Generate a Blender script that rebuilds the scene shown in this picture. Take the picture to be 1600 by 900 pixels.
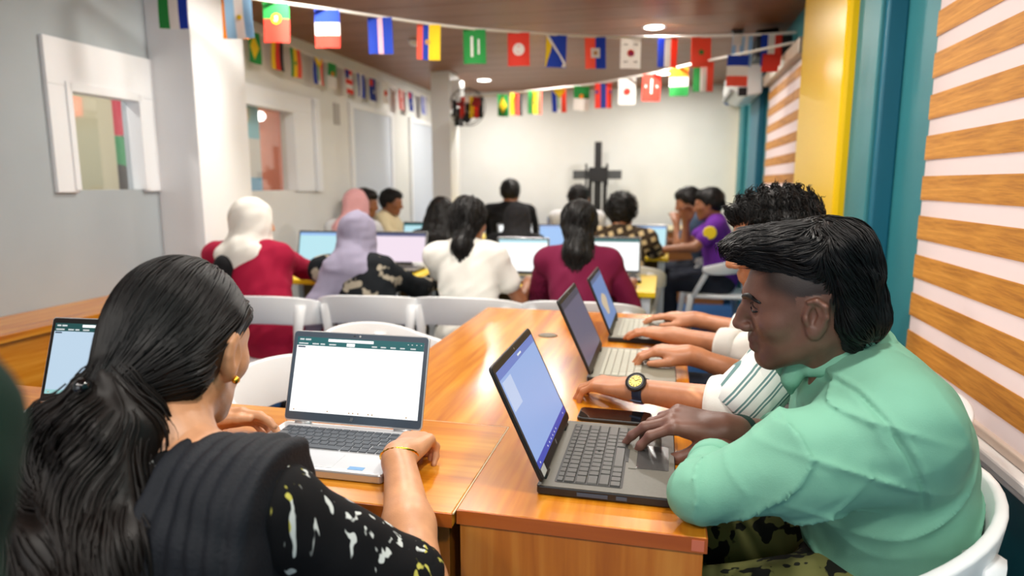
import bpy, bmesh, math, random
import numpy as np
from mathutils import Vector, Matrix

for o in list(bpy.data.objects):
    bpy.data.objects.remove(o, do_unlink=True)
scene = bpy.context.scene
COL = scene.collection
PI = math.pi
RAD = math.radians

# ------------------------------------------------------------------ camera, world, light, exposure
cam_d = bpy.data.cameras.new('camera')
cam = bpy.data.objects.new('camera', cam_d)
COL.objects.link(cam)
cam.location = (0.0, 0.0, 1.28)
cam.rotation_euler = (RAD(90 - 9.12), 0.0, RAD(13.07))
cam_d.sensor_width = 36.0
cam_d.lens = 36.0 * 1021.0 / 1600.0
cam_d.clip_start = 0.02
cam_d.dof.use_dof = True
cam_d.dof.focus_distance = 1.20
cam_d.dof.aperture_fstop = 2.6
scene.camera = cam

scene.view_settings.view_transform = 'Standard'
scene.view_settings.look = 'None'
scene.view_settings.gamma = 1.0
scene.view_settings.use_curve_mapping = False
scene.view_settings.exposure = 0.0

world = bpy.data.worlds.new('world')
scene.world = world
world.use_nodes = True
bg = world.node_tree.nodes['Background']
bg.inputs[0].default_value = (0.90, 0.95, 1.0, 1)
bg.inputs[1].default_value = 2.0
LAMP_W = 17.0

# ------------------------------------------------------------------ helpers: colours and materials
def lin(c):
    c = c / 255.0
    return c / 12.92 if c <= 0.04045 else ((c + 0.055) / 1.055) ** 2.4
def rgb(r, g, b):
    return (lin(r), lin(g), lin(b), 1.0)

def new_mat(name):
    m = bpy.data.materials.new(name)
    m.use_nodes = True
    nt = m.node_tree
    return m, nt, nt.nodes['Principled BSDF']

def mat(name, col, rough=0.5, metal=0.0, noise=0.0, nscale=20.0, bump=0.0, bscale=60.0, spec=0.5, coat=0.0, sheen=0.0, sss=0.0, wr=0.0):
    m, nt, b = new_mat(name)
    N, L = nt.nodes, nt.links
    b.inputs['Base Color'].default_value = col
    b.inputs['Roughness'].default_value = rough
    b.inputs['Metallic'].default_value = metal
    b.inputs['Specular IOR Level'].default_value = spec
    if coat: b.inputs['Coat Weight'].default_value = coat
    if sheen: b.inputs['Sheen Weight'].default_value = sheen
    if sss:
        b.inputs['Subsurface Weight'].default_value = sss
        b.inputs['Subsurface Radius'].default_value = (0.012, 0.004, 0.002)
    if noise or bump or wr:
        tc = N.new('ShaderNodeTexCoord')
    if noise:
        n = N.new('ShaderNodeTexNoise'); n.inputs['Scale'].default_value = nscale; n.inputs['Detail'].default_value = 4
        L.new(tc.outputs['Object'], n.inputs['Vector'])
        r = N.new('ShaderNodeValToRGB')
        k0, k1 = 1 - noise, 1 + noise
        r.color_ramp.elements[0].position = 0.3; r.color_ramp.elements[1].position = 0.7
        r.color_ramp.elements[0].color = (col[0]*k0, col[1]*k0, col[2]*k0, 1)
        r.color_ramp.elements[1].color = (min(1, col[0]*k1), min(1, col[1]*k1), min(1, col[2]*k1), 1)
        L.new(n.outputs['Fac'], r.inputs['Fac']); L.new(r.outputs['Color'], b.inputs['Base Color'])
    if bump:
        n2 = N.new('ShaderNodeTexNoise'); n2.inputs['Scale'].default_value = bscale; n2.inputs['Detail'].default_value = 3
        L.new(tc.outputs['Object'], n2.inputs['Vector'])
        bp = N.new('ShaderNodeBump'); bp.inputs['Strength'].default_value = bump; bp.inputs['Distance'].default_value = 0.004
        L.new(n2.outputs['Fac'], bp.inputs['Height']); L.new(bp.outputs['Normal'], b.inputs['Normal'])
        if wr:
            n3 = N.new('ShaderNodeTexNoise'); n3.noise_type = 'RIDGED_MULTIFRACTAL'; n3.inputs['Scale'].default_value = 9.0; n3.inputs['Detail'].default_value = 2.0; n3.inputs['Distortion'].default_value = 0.8
            L.new(tc.outputs['Object'], n3.inputs['Vector'])
            b3_ = N.new('ShaderNodeBump'); b3_.inputs['Strength'].default_value = wr; b3_.inputs['Distance'].default_value = 0.010
            L.new(n3.outputs['Fac'], b3_.inputs['Height']); L.new(b3_.outputs['Normal'], bp.inputs['Normal'])
    return m

def emit(name, col, s=1.0):
    m, nt, b = new_mat(name)
    b.inputs['Base Color'].default_value = (0, 0, 0, 1)
    b.inputs['Roughness'].default_value = 0.35
    b.inputs['Emission Color'].default_value = col
    b.inputs['Emission Strength'].default_value = s
    return m

def wood(name, cols, axis=0, rough=0.32, scale=1.0, coat=0.25):
    """wood grain running along one object axis"""
    m, nt, b = new_mat(name)
    N, L = nt.nodes, nt.links
    tc = N.new('ShaderNodeTexCoord'); mp = N.new('ShaderNodeMapping')
    s = [14.0*scale]*3; s[axis] = 0.9*scale
    mp.inputs['Scale'].default_value = s
    L.new(tc.outputs['Object'], mp.inputs['Vector'])
    n1 = N.new('ShaderNodeTexNoise'); n1.inputs['Scale'].default_value = 0.75; n1.inputs['Detail'].default_value = 3; n1.inputs['Distortion'].default_value = 1.4
    n2 = N.new('ShaderNodeTexNoise'); n2.inputs['Scale'].default_value = 4.5; n2.inputs['Detail'].default_value = 6; n2.inputs['Distortion'].default_value = 0.4
    L.new(mp.outputs['Vector'], n1.inputs['Vector']); L.new(mp.outputs['Vector'], n2.inputs['Vector'])
    mx = N.new('ShaderNodeMath'); mx.operation = 'MULTIPLY_ADD'; mx.inputs[1].default_value = 0.34
    L.new(n2.outputs['Fac'], mx.inputs[0])
    sc = N.new('ShaderNodeMath'); sc.operation = 'MULTIPLY'; sc.inputs[1].default_value = 0.66
    L.new(n1.outputs['Fac'], sc.inputs[0]); L.new(sc.outputs[0], mx.inputs[2])
    r = N.new('ShaderNodeValToRGB')
    r.color_ramp.elements[0].position = 0.34; r.color_ramp.elements[0].color = cols[0]
    r.color_ramp.elements[1].position = 0.66; r.color_ramp.elements[1].color = cols[2]
    e = r.color_ramp.elements.new(0.5); e.color = cols[1]
    L.new(mx.outputs[0], r.inputs['Fac']); L.new(r.outputs['Color'], b.inputs['Base Color'])
    b.inputs['Roughness'].default_value = rough
    b.inputs['Coat Weight'].default_value = coat; b.inputs['Coat Roughness'].default_value = 0.15
    return m

# ------------------------------------------------------------------ helpers: meshes and objects
def link(o, parent=None):
    COL.objects.link(o)
    if parent is not None: o.parent = parent
    return o
def tag(o, label=None, cat=None, group=None, kind=None):
    if label: o['label'] = label
    if cat: o['category'] = cat
    if group: o['group'] = group
    if kind: o['kind'] = kind
    return o
def empty(name, loc=(0, 0, 0), rz=0.0, label=None, cat=None, group=None):
    o = bpy.data.objects.new(name, None); o.empty_display_size = 0.05
    o.location = loc; o.rotation_euler = (0, 0, rz)
    link(o); return tag(o, label, cat, group)
def mesh_from(name, V, Fc, mats, smooth=False, fm=None):
    me = bpy.data.meshes.new(name)
    me.from_pydata([tuple(v) for v in V], [], [tuple(f) for f in Fc])
    for m in (mats if isinstance(mats, (list, tuple)) else [mats]): me.materials.append(m)
    if fm is not None: me.polygons.foreach_set('material_index', list(fm))
    if smooth: me.polygons.foreach_set('use_smooth', [True]*len(me.polygons))
    me.update()
    return me
def obj(name, me, parent=None, loc=(0, 0, 0), rot=(0, 0, 0)):
    o = bpy.data.objects.new(name, me); o.location = loc; o.rotation_euler = rot
    return link(o, parent)

class MB:
    """collects simple solids into one mesh"""
    def __init__(s): s.V = []; s.F = []; s.M = []
    def add(s, V, Fc, mi=0):
        n = len(s.V); s.V += [tuple(v) for v in V]; s.F += [tuple(i+n for i in f) for f in Fc]; s.M += [mi]*len(Fc); return s
    def box(s, lo, hi, mi=0, M=None):
        x0, y0, z0 = lo; x1, y1, z1 = hi
        V = [Vector(v) for v in ((x0,y0,z0),(x1,y0,z0),(x1,y1,z0),(x0,y1,z0),(x0,y0,z1),(x1,y0,z1),(x1,y1,z1),(x0,y1,z1))]
        if M is not None: V = [M @ v for v in V]
        return s.add(V, [(0,3,2,1),(4,5,6,7),(0,1,5,4),(1,2,6,5),(2,3,7,6),(3,0,4,7)], mi)
    def prism(s, poly, z0, z1, mi=0, M=None):
        n = len(poly)
        V = [Vector((x, y, z0)) for x, y in poly] + [Vector((x, y, z1)) for x, y in poly]
        if M is not None: V = [M @ v for v in V]
        Fc = [tuple(range(n-1, -1, -1)), tuple(range(n, 2*n))] + [(i, (i+1) % n, n+(i+1) % n, n+i) for i in range(n)]
        return s.add(V, Fc, mi)
    def tube(s, pts, rad, seg=8, mi=0, flat=None, caps=True):
        pts = [Vector(p) for p in pts]; n = len(pts)
        if not isinstance(rad, (list, tuple)): rad = [rad]*n
        V = []; Fc = []; prev = None
        for i, p in enumerate(pts):
            t = (pts[min(i+1, n-1)] - pts[max(i-1, 0)]).normalized()
            u = prev if prev is not None else (Vector((0, 0, 1)) if abs(t.z) < 0.9 else Vector((1, 0, 0)))
            u = (u - t*u.dot(t)).normalized(); v = t.cross(u); prev = u
            for k in range(seg):
                a = 2*PI*k/seg
                V.append(p + (u*math.cos(a) + v*math.sin(a))*rad[i])
        for i in range(n-1):
            for k in range(seg):
                Fc.append((i*seg+k, i*seg+(k+1) % seg, (i+1)*seg+(k+1) % seg, (i+1)*seg+k))
        if caps:
            Fc.append(tuple(range(seg-1, -1, -1))); Fc.append(tuple((n-1)*seg+k for k in range(seg)))
        return s.add(V, Fc, mi)
    def lathe(s, prof, seg=20, c=(0, 0, 0), mi=0, M=None):
        V = []; Fc = []; n = len(prof)
        for r, z in prof:
            for k in range(seg):
                a = 2*PI*k/seg; V.append(Vector((r*math.cos(a), r*math.sin(a), z)))
        for i in range(n-1):
            for k in range(seg):
                Fc.append((i*seg+k, i*seg+(k+1) % seg, (i+1)*seg+(k+1) % seg, (i+1)*seg+k))
        Fc.append(tuple(range(seg-1, -1, -1))); Fc.append(tuple((n-1)*seg+k for k in range(seg)))
        V = [(M @ v if M is not None else v) + Vector(c) for v in V]
        return s.add(V, Fc, mi)
    def build(s, name, mats, parent=None, loc=(0, 0, 0), rot=(0, 0, 0), bevel=0.0, bseg=2, smooth=False):
        me = mesh_from(name, s.V, s.F, mats, smooth, s.M)
        if bevel:
            bm = bmesh.new(); bm.from_mesh(me)
            es = [e for e in bm.edges if len(e.link_faces) == 2 and e.calc_face_angle(0) > 0.5]
            bmesh.ops.bevel(bm, geom=es, offset=bevel, segments=bseg, affect='EDGES', profile=0.5, clamp_overlap=True)
            bm.to_mesh(me); bm.free()
        return obj(name, me, parent, loc, rot)
def rot2(a, x, y): return (x*math.cos(a) - y*math.sin(a), x*math.sin(a) + y*math.cos(a))
def rrect(x0, y0, x1, y1, r, n=4):
    P = []
    for cx, cy, a0 in ((x1-r, y1-r, 0), (x0+r, y1-r, 90), (x0+r, y0+r, 180), (x1-r, y0+r, 270)):
        for i in range(n+1):
            a = RAD(a0 + 90*i/n); P.append((cx + r*math.cos(a), cy + r*math.sin(a)))
    return P

# ------------------------------------------------------------------ helpers: smooth bodies from distance fields
def nrm(v):
    v = np.asarray(v, float); return v/max(1e-9, np.linalg.norm(v))
def frame(fwd, up):
    """columns: right, forward, up"""
    f = nrm(fwd); r = nrm(np.cross(f, up)); u = np.cross(r, f)
    return np.array([r, f, u]).T
class SDF:
    def __init__(s): s.p = []; s.T = (np.eye(3), np.zeros(3)); s.grow = 0.0; s.disp = None
    def at(s, R, t): s.T = (np.asarray(R, float), np.asarray(t, float)); return s
    def w(s, v): return s.T[0] @ np.asarray(v, float) + s.T[1]
    def ell(s, c, r, R=None, k=0.02, sub=False):
        r = np.asarray(r, float) + (0 if sub else s.grow)
        RR = s.T[0] if R is None else s.T[0] @ np.asarray(R, float)
        s.p.append(('e', s.w(c), r, RR, k, sub, s.w(c), r.max())); return s
    def cap(s, a, b, ra, rb, k=0.02, sub=False):
        a, b = s.w(a), s.w(b); g = 0 if sub else s.grow
        s.p.append(('c', a, b, (ra+g, rb+g), k, sub, (a+b)/2, np.linalg.norm(a-b)/2 + max(ra, rb) + g)); return s
    def chain(s, pts, rad, k=0.02, sub=False):
        for i in range(len(pts)-1): s.cap(pts[i], pts[i+1], rad[i], rad[i+1], k, sub)
        return s
    def box(s, c, hf, R=None, rnd=0.005, k=0.01, sub=False):
        hf = np.asarray(hf, float); RR = s.T[0] if R is None else s.T[0] @ np.asarray(R, float)
        s.p.append(('b', s.w(c), hf, (RR, rnd), k, sub, s.w(c), np.linalg.norm(hf))); return s
    def plane(s, c, n, k=0.005):
        """cut away the side the normal points to"""
        s.p.append(('p', s.w(c), s.T[0] @ nrm(n), None, k, True, s.w(c), 1e6)); return s
    def ev(s, P, margin=0.05, sx=False):
        f = np.full(len(P), 1.0)
        xs = np.ascontiguousarray(P[:, 0]) if sx else None
        for kind, A, B, Cc, k, sub, bc, br in s.p:
            rr = br + margin + k
            if xs is not None:
                i0, i1 = np.searchsorted(xs, (bc[0]-rr, bc[0]+rr))
                if i1 <= i0: continue
                Ps = P[i0:i1]
            else:
                i0 = 0; Ps = P
            D_ = Ps-bc
            ix = np.nonzero(np.einsum('ij,ij->i', D_, D_) < rr*rr)[0]
            if len(ix) == 0: continue
            Q = Ps[ix]; ix = ix+i0
            if kind == 'e':
                q = (Q-A) @ Cc
                k0 = np.sqrt(((q/B)**2).sum(1)); k1 = np.sqrt(((q/(B*B))**2).sum(1))
                d = k0*(k0-1)/np.maximum(k1, 1e-6); d = np.maximum(d, -B.min())
            elif kind == 'c':
                ab = B-A; t = np.clip(((Q-A) @ ab)/max(1e-12, ab @ ab), 0, 1)
                d = np.sqrt(((Q-A-t[:, None]*ab)**2).sum(1)) - (Cc[0] + (Cc[1]-Cc[0])*t)
            elif kind == 'b':
                q = np.abs((Q-A) @ Cc[0]) - B + Cc[1]
                d = np.sqrt((np.maximum(q, 0)**2).sum(1)) + np.minimum(q.max(1), 0) - Cc[1]
            else:
                d = -((Q-A) @ B)
            g = f[ix]
            if sub:
                d = -d; h = np.maximum(k-np.abs(g-d), 0)/k; f[ix] = np.maximum(g, d) + h*h*k/4
            else:
                h = np.maximum(k-np.abs(g-d), 0)/k; f[ix] = np.minimum(g, d) - h*h*k/4
        if s.disp is not None: f = f + s.disp(P)
        return f
    def bounds(s):
        lo = np.min([q[6]-q[7] for q in s.p if not q[5]], 0); hi = np.max([q[6]+q[7] for q in s.p if not q[5]], 0)
        return lo-0.03, hi+0.03
    def mesh(s, h):
        lo, hi = s.bounds(); H = 4*h
        n = np.ceil((hi-lo)/H).astype(int)+1
        g = np.stack(np.meshgrid(*[np.arange(k) for k in n], indexing='ij'), -1).reshape(-1, 3)
        f = s.ev(lo + (g+0.5)*H, margin=H*2.2, sx=True)
        g = g[np.abs(f) < H*1.2 + (0.014 if s.disp is not None else 0.003)]
        off = np.stack(np.meshgrid(*[np.arange(4)]*3, indexing='ij'), -1).reshape(-1, 3)
        cells = (g[:, None, :]*4 + off[None]).reshape(-1, 3)
        D = (n*4+2).astype(np.int64)
        cid = lambda c: (c[:, 0]*D[1] + c[:, 1])*D[2] + c[:, 2]
        co = np.array([(i, j, k) for i in (0, 1) for j in (0, 1) for k in (0, 1)])
        cb = cid(cells); cof = cid(co)
        allc = cb[:, None] + cof[None]
        u, inv = np.unique(allc.ravel(), return_inverse=True)
        X = np.stack([u//(D[1]*D[2]), (u//D[2]) % D[1], u % D[2]], 1)
        fv = s.ev(lo + X*h, margin=h*6, sx=True)
        cv = fv[inv].reshape(-1, 8)
        act = (cv.min(1) < 0) & (cv.max(1) >= 0)
        cells = cells[act]; cv = cv[act]; ids = cb[act]
        order = np.argsort(ids); cells = cells[order]; cv = cv[order]; ids = ids[order]
        acc = np.zeros((len(cells), 3)); cnt = np.zeros(len(cells))
        for a in range(8):
            for b in range(a+1, 8):
                if np.abs(co[a]-co[b]).sum() != 1: continue
                m = (cv[:, a] < 0) != (cv[:, b] < 0)
                t = cv[m, a]/(cv[m, a]-cv[m, b])
                acc[m] += co[a] + t[:, None]*(co[b]-co[a]); cnt[m] += 1
        V = lo + (cells + acc/cnt[:, None])*h
        Q = []
        for ax in range(3):
            b, c = (ax+1) % 3, (ax+2) % 3
            ci = [i for i in range(8) if co[i][ax] == 1 and co[i][b] == 0 and co[i][c] == 0][0]
            m = (cv[:, 0] < 0) != (cv[:, ci] < 0)
            base = cells[m]; neg = cv[m, 0] < 0
            eb = np.zeros(3, int); eb[b] = 1; ec = np.zeros(3, int); ec[c] = 1
            L4 = []; ok = np.ones(len(base), bool)
            for d in (0*eb, eb, eb+ec, ec):
                q = cid(base-d); ix = np.searchsorted(ids, q); ix = np.minimum(ix, len(ids)-1)
                ok &= ids[ix] == q; L4.append(ix)
            q = np.stack(L4, 1); q[~neg] = q[~neg][:, ::-1]
            Q.append(q[ok])
        return V, np.concatenate(Q)
    def grad(s, P, e=0.0015):
        G = np.zeros_like(P)
        for a in range(3):
            d = np.zeros(3); d[a] = e
            G[:, a] = s.ev(P+d, 0.1)-s.ev(P-d, 0.1)
        return G/np.maximum(1e-9, np.sqrt((G*G).sum(1)))[:, None]

def quads_mesh(name, parts, mats, tint=None):
    """parts: list of (V, Q, material_index); tint: function V -> rgb factors"""
    V = np.concatenate([p[0] for p in parts]); nv = 0; Q = []; M = []
    for v, q, mi in parts:
        Q.append(q+nv); nv += len(v); M.append(np.full(len(q), mi))
    Q = np.concatenate(Q); M = np.concatenate(M)
    me = bpy.data.meshes.new(name)
    me.vertices.add(len(V)); me.vertices.foreach_set('co', V.astype(np.float32).ravel())
    me.loops.add(Q.size); me.loops.foreach_set('vertex_index', Q.astype(np.int32).ravel())
    me.polygons.add(len(Q)); me.polygons.foreach_set('loop_start', np.arange(0, Q.size, 4, dtype=np.int32))
    me.polygons.foreach_set('material_index', M.astype(np.int32))
    me.polygons.foreach_set('use_smooth', np.ones(len(Q), bool))
    for m in mats: me.materials.append(m)
    me.update(calc_edges=True); me.validate()
    if tint is not None:
        c = np.ones((len(V), 4), np.float32); c[:, :3] = tint(V)
        at = me.color_attributes.new('tint', 'FLOAT_COLOR', 'POINT'); at.data.foreach_set('color', c.ravel())
    return me

def strand_parts(sdf, seeds, flow, steps, step, r0, rng, lift=0.002, wav=0.0, stick=1.0, seg=3):
    """thin tapering locks that follow the surface of a hair volume"""
    P = np.array(seeds, float); n = len(P)
    path = []; lf = lift*(0.3 + rng.random(n)*1.2); ph = rng.random(n)*6.28; Lk = 0.7 + 0.6*rng.random(n)
    for i in range(steps+1):
        g = sdf.grad(P); d = sdf.ev(P, 0.1)
        P = P - g*((d - lf)*stick)[:, None]
        path.append(P.copy())
        f = flow(P, i/steps)
        f = f - g*((f*g).sum(1)*0.85)[:, None]
        f /= np.maximum(1e-6, np.sqrt((f*f).sum(1)))[:, None]
        side = np.cross(f, g)
        P = P + (f + side*(wav*np.sin(ph + i*1.35))[:, None])*(step*Lk)[:, None]
    Pt = np.stack(path, 1)
    T = np.gradient(Pt, axis=1); T /= np.maximum(1e-9, np.sqrt((T*T).sum(-1, keepdims=True)))
    ref = np.array([0.31, 0.42, 0.85]); U = np.cross(T, ref); U /= np.maximum(1e-9, np.sqrt((U*U).sum(-1, keepdims=True)))
    W = np.cross(T, U)
    tt = np.linspace(0, 1, steps+1); rr = r0*(0.55 + 0.45*np.sin(PI*np.clip(tt*0.8+0.15, 0, 1)))*(1-0.75*tt**4)
    ring = [Pt + (U*math.cos(a) + W*math.sin(a))*rr[None, :, None] for a in (2*PI*k/seg for k in range(seg))]
    V = np.stack(ring, 2).reshape(-1, 3)
    m = steps+1
    i0 = (np.arange(n)[:, None, None]*m + np.arange(steps)[None, :, None])*seg
    k = np.arange(seg)[None, None, :]; k2 = (k+1) % seg
    Q = np.stack([i0+k, i0+k2, i0+seg+k2, i0+seg+k], -1).reshape(-1, 4)
    return V, Q
# ------------------------------------------------------------------ materials of the place
M_wall = mat('wall_paint', rgb(226, 226, 222), 0.7, noise=0.03, nscale=3)
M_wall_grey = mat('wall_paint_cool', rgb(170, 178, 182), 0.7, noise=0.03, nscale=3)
M_white = mat('white_gloss', rgb(238, 240, 242), 0.35)
M_teal = mat('teal_paint', rgb(44, 122, 130), 0.5, noise=0.05, nscale=4)
M_teal_deep = mat('teal_deep_paint', rgb(0, 98, 122), 0.5, noise=0.05, nscale=4)
M_teal_low = mat('teal_lower_paint', rgb(10, 74, 82), 0.45)
M_yellow = mat('yellow_paint', rgb(240, 194, 0), 0.30, spec=0.3)
M_ceil = wood('ceiling_board', (rgb(126, 80, 52), rgb(138, 90, 60), rgb(150, 100, 68)), 0, 0.42, 0.5, 0.0)
M_carpet = mat('blue_carpet', rgb(22, 74, 128), 0.95, noise=0.2, nscale=70, bump=0.3, bscale=300)
M_table_x = wood('table_wood_x', (rgb(180, 98, 10), rgb(206, 128, 26), rgb(226, 156, 52)), 0, 0.26)
M_table_y = wood('table_wood_y', (rgb(180, 98, 10), rgb(206, 128, 26), rgb(226, 156, 52)), 1, 0.26)
M_table_z = wood('table_wood_z', (rgb(172, 90, 18), rgb(196, 112, 30), rgb(214, 138, 52)), 2, 0.3)
M_edge = wood('table_edge', (rgb(166, 78, 20), rgb(182, 92, 26), rgb(196, 106, 36)), 0, 0.35)
M_seam = mat('seam', rgb(215, 190, 150), 0.6)
M_black = mat('black_plastic', rgb(20, 20, 22), 0.4)
M_blackm = mat('black_matte', rgb(12, 12, 13), 0.7)
M_steel = mat('steel', rgb(190, 190, 190), 0.3, 1.0)
M_beige = mat('beige_wall', rgb(205, 196, 165), 0.8)
M_salmon = mat('salmon_wall', rgb(214, 128, 92), 0.8, noise=0.1, nscale=3)
M_plastic = mat('chair_plastic', rgb(232, 234, 236), 0.38)
M_gold = mat('gold', rgb(240, 180, 60), 0.25, 1.0)

def glass_mat(name, col=(1, 1, 1, 1), alpha=0.12):
    m, nt, b = new_mat(name)
    N, L = nt.nodes, nt.links
    t = N.new('ShaderNodeBsdfTransparent'); g = N.new('ShaderNodeBsdfGlossy'); g.inputs['Roughness'].default_value = 0.03
    t.inputs['Color'].default_value = col
    mx = N.new('ShaderNodeMixShader'); mx.inputs[0].default_value = alpha
    L.new(t.outputs[0], mx.inputs[1]); L.new(g.outputs[0], mx.inputs[2])
    L.new(mx.outputs[0], N['Material Output'].inputs['Surface'])
    return m
M_glass = glass_mat('window_glass')

def fabric_band(name, col, trans):
    m, nt, b = new_mat(name)
    N, L = nt.nodes, nt.links
    b.inputs['Base Color'].default_value = col; b.inputs['Roughness'].default_value = 0.75
    t = N.new('ShaderNodeBsdfTranslucent'); t.inputs['Color'].default_value = col
    mx = N.new('ShaderNodeMixShader'); mx.inputs[0].default_value = trans
    L.new(b.outputs[0], mx.inputs[1]); L.new(t.outputs[0], mx.inputs[2])
    L.new(mx.outputs[0], N['Material Output'].inputs['Surface'])
    return m
M_sheer = fabric_band('sheer_band', rgb(244, 230, 226), 0.55)
M_band = wood('woodgrain_band', (rgb(158, 96, 22), rgb(196, 130, 40), rgb(216, 150, 58)), 1, 0.6, 3.5, 0.0)

# ------------------------------------------------------------------ the room
CZ = 2.38
XL, XR, YF, YB = -2.8, 0.82, 8.0, -1.6
def struct(name, mb, mats, bevel=0.0, parent=None):
    o = mb.build(name, mats, parent, bevel=bevel)
    if parent is None: tag(o, kind='structure')
    return o
struct('floor', MB().box((-5.2, YB, -0.08), (1.2, YF+0.2, 0)), M_carpet)
ceil = struct('ceiling', MB().box((-5.2, YB, CZ+0.012), (1.2, YF+0.2, CZ+0.1)), M_ceil)
me_plank = mesh_from('ceiling_panel', *(lambda b: (b.V, b.F))(MB().box((XL, -0.147, 0), (XR+0.1, 0.147, 0.014))), M_ceil)
y = YB+0.15
while y < YF:
    obj('ceiling_panel', me_plank, ceil, (0, y, CZ)); y += 0.30
w = struct('wall_far', MB().box((XL-0.1, YF, 0), (XR+0.2, YF+0.12, CZ)), M_wall)

bwl = MB(); bwl.box((-2.9, YB-0.1, 0), (-1.75, YB, CZ)); bwl.box((0.45, YB-0.1, 0), (1.0, YB, CZ)); bwl.box((-1.75, YB-0.1, 0), (0.45, YB, 0.5)); bwl.box((-1.75, YB-0.1, 2.2), (0.45, YB, CZ))  # unseen back wall, its opening shaped to admit soft frontal fill light
struct('wall_back_unseen', bwl, M_wall)
# left wall with two interior windows (openings are real)
W1 = (2.66, 3.09, 1.245, 1.735)     # y0 y1 z0 z1 of the opening
W2 = (3.90, 4.62, 1.225, 1.83)
wl = MB()
x0, x1 = XL-0.10, XL
def wall_with_holes(mb, x0, x1, y0, y1, z0, z1, holes):
    ys = y0
    for (a, b, c, d) in sorted(holes):
        mb.box((x0, ys, z0), (x1, a, z1)); mb.box((x0, a, z0), (x1, b, c)); mb.box((x0, a, d), (x1, b, z1)); ys = b
    mb.box((x0, ys, z0), (x1, y1, z1))
wall_with_holes(wl, x0, x1, YB, 3.66, 0, CZ, [W1])
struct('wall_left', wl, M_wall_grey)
wl2 = MB(); wall_with_holes(wl2, x0, x1, 3.66, YF, 0, CZ, [W2])
struct('wall_left_far', wl2, M_wall)
# pillars
M_pillar = mat('pillar_paint', rgb(236, 238, 240), 0.6)
struct('trim_1', MB().box((XL, 3.2, 0), (-2.52, 3.66, CZ)), M_pillar, 0.004)
struct('trim_2', MB().box((-2.33, 6.43, 0), (-2.13, 6.72, CZ)), M_pillar, 0.004)
# rooms behind the windows
struct('wall_side_room', MB().box((-4.6, 1.4, 0), (-4.5, 4.2, CZ)), M_beige)
struct('wall_side_room_divider', MB().box((-4.5, 3.62, 0), (XL-0.1, 3.70, CZ)), M_beige)
struct('wall_salmon_room', MB().box((-4.3, 3.7, 0), (-4.2, 7.9, CZ)), M_salmon)
def window(name, W, border_l, border_r, border_t, m):
    a, b, c, d = W
    r = empty(name, (0, 0, 0)); tag(r, kind='structure')
    fr = MB()
    fr.box((XL-0.02, a-border_l, d), (XL+0.02, b+border_r, d+border_t))
    fr.box((XL-0.02, a-border_l, c-0.01), (XL+0.02, a, d))
    fr.box((XL-0.02, b, c-0.01), (XL+0.02, b+border_r, d))
    fr.build('window_frame', m, r, bevel=0.004)
    f2 = MB(); t = 0.022
    f2.box((XL-0.06, a, d-t), (XL+0.028, b, d+t)); f2.box((XL-0.06, a-t, c), (XL+0.028, a+t*0.4, d+t)); f2.box((XL-0.06, b-t*0.4, c), (XL+0.028, b+t, d+t))
    f2.build('inner_frame', M_white, r, bevel=0.003)
    MB().box((XL-0.05, a, c), (XL-0.045, b, d)).build('pane', M_glass, r)
    return r
window('window_1', W1, 0.115, 0.17, 0.215, M_white)
window('window_2', W2, 0.06, 0.27, 0.12, M_white)
MB().box((XL, 4.90, 1.215), (XL+0.05, 4.97, 1.95)).build('jamb', M_white, bpy.data.objects['window_2'], bevel=0.004)

# far doors in the left wall, drawn as pale panels
M_door = mat('door_pale_blue', rgb(206, 214, 226), 0.35)
for i, (a, b) in enumerate(((5.60, 6.45), (7.02, 7.70))):
    d = empty('door_%d' % (i+1)); tag(d, kind='structure')
    MB().box((XL, a, 0.01), (XL+0.018, b, 1.95)).build('door_leaf', M_door, d, bevel=0.003)
    for (u, v, z0, z1) in ((a-0.05, a, 0.0, 2.0), (b, b+0.05, 0.0, 2.0), (a, b, 1.95, 2.0)):
        MB().box((XL, u, z0), (XL+0.03, v, z1)).build('door_frame', M_white, d)
    MB().tube([(XL+0.03, b-0.08, 1.0), (XL+0.06, b-0.08, 1.0), (XL+0.06, b-0.19, 1.0)], 0.009).build('door_handle', M_steel, d)

# right wall: window wall with piers
B1 = (1.15, 2.36, 0.66, 2.05)
B2 = (4.50, 5.86, 1.17, 2.02)
wr = MB(); wall_with_holes(wr, XR, XR+0.14, YB, YF, 0, CZ, [B1, B2])
struct('wall_right', wr, M_teal)
struct('baseboard_right', MB().box((XR-0.012, YB, 0.0), (XR, 2.70, 0.63)), M_teal_low)
struct('trim_3', MB().box((0.742, 2.745, 0), (XR, 3.05, CZ)), [M_teal], 0.006)
struct('trim_4', MB().box((0.70, 3.05, 0), (XR, 4.0, CZ)), M_yellow, 0.02)
struct('trim_5', MB().box((0.755, 2.70, 0), (XR, 2.745, CZ)), M_teal_deep, 0.006)
struct('trim_6', MB().box((0.76, 6.15, 0), (XR, 6.75, CZ)), M_teal_deep, 0.01)
struct('trim_7', MB().box((0.77, 7.5, 0), (XR, 7.85, CZ)), M_teal, 0.01)
struct('trim_8', MB().box((0.79, 7.85, 0), (XR, YF, CZ)), mat('pale_yellow_paint', rgb(214, 205, 150), 0.5), 0.01)
struct('window_3', MB().box((XR+0.05, B1[0], B1[2]), (XR+0.06, B1[1], B1[3])), M_glass)
struct('window_4', MB().box((XR+0.05, B2[0], B2[2]), (XR+0.06, B2[1], B2[3])), M_glass)
sill = MB(); sill.box((0.765, 1.05, 0.615), (XR+0.01, 2.40, 0.645)); sill.box((0.775, 1.05, 0.595), (XR, 2.40, 0.615))
struct('trim_9', sill, mat('pale_sill', rgb(226, 222, 220), 0.35), 0.006)

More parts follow.
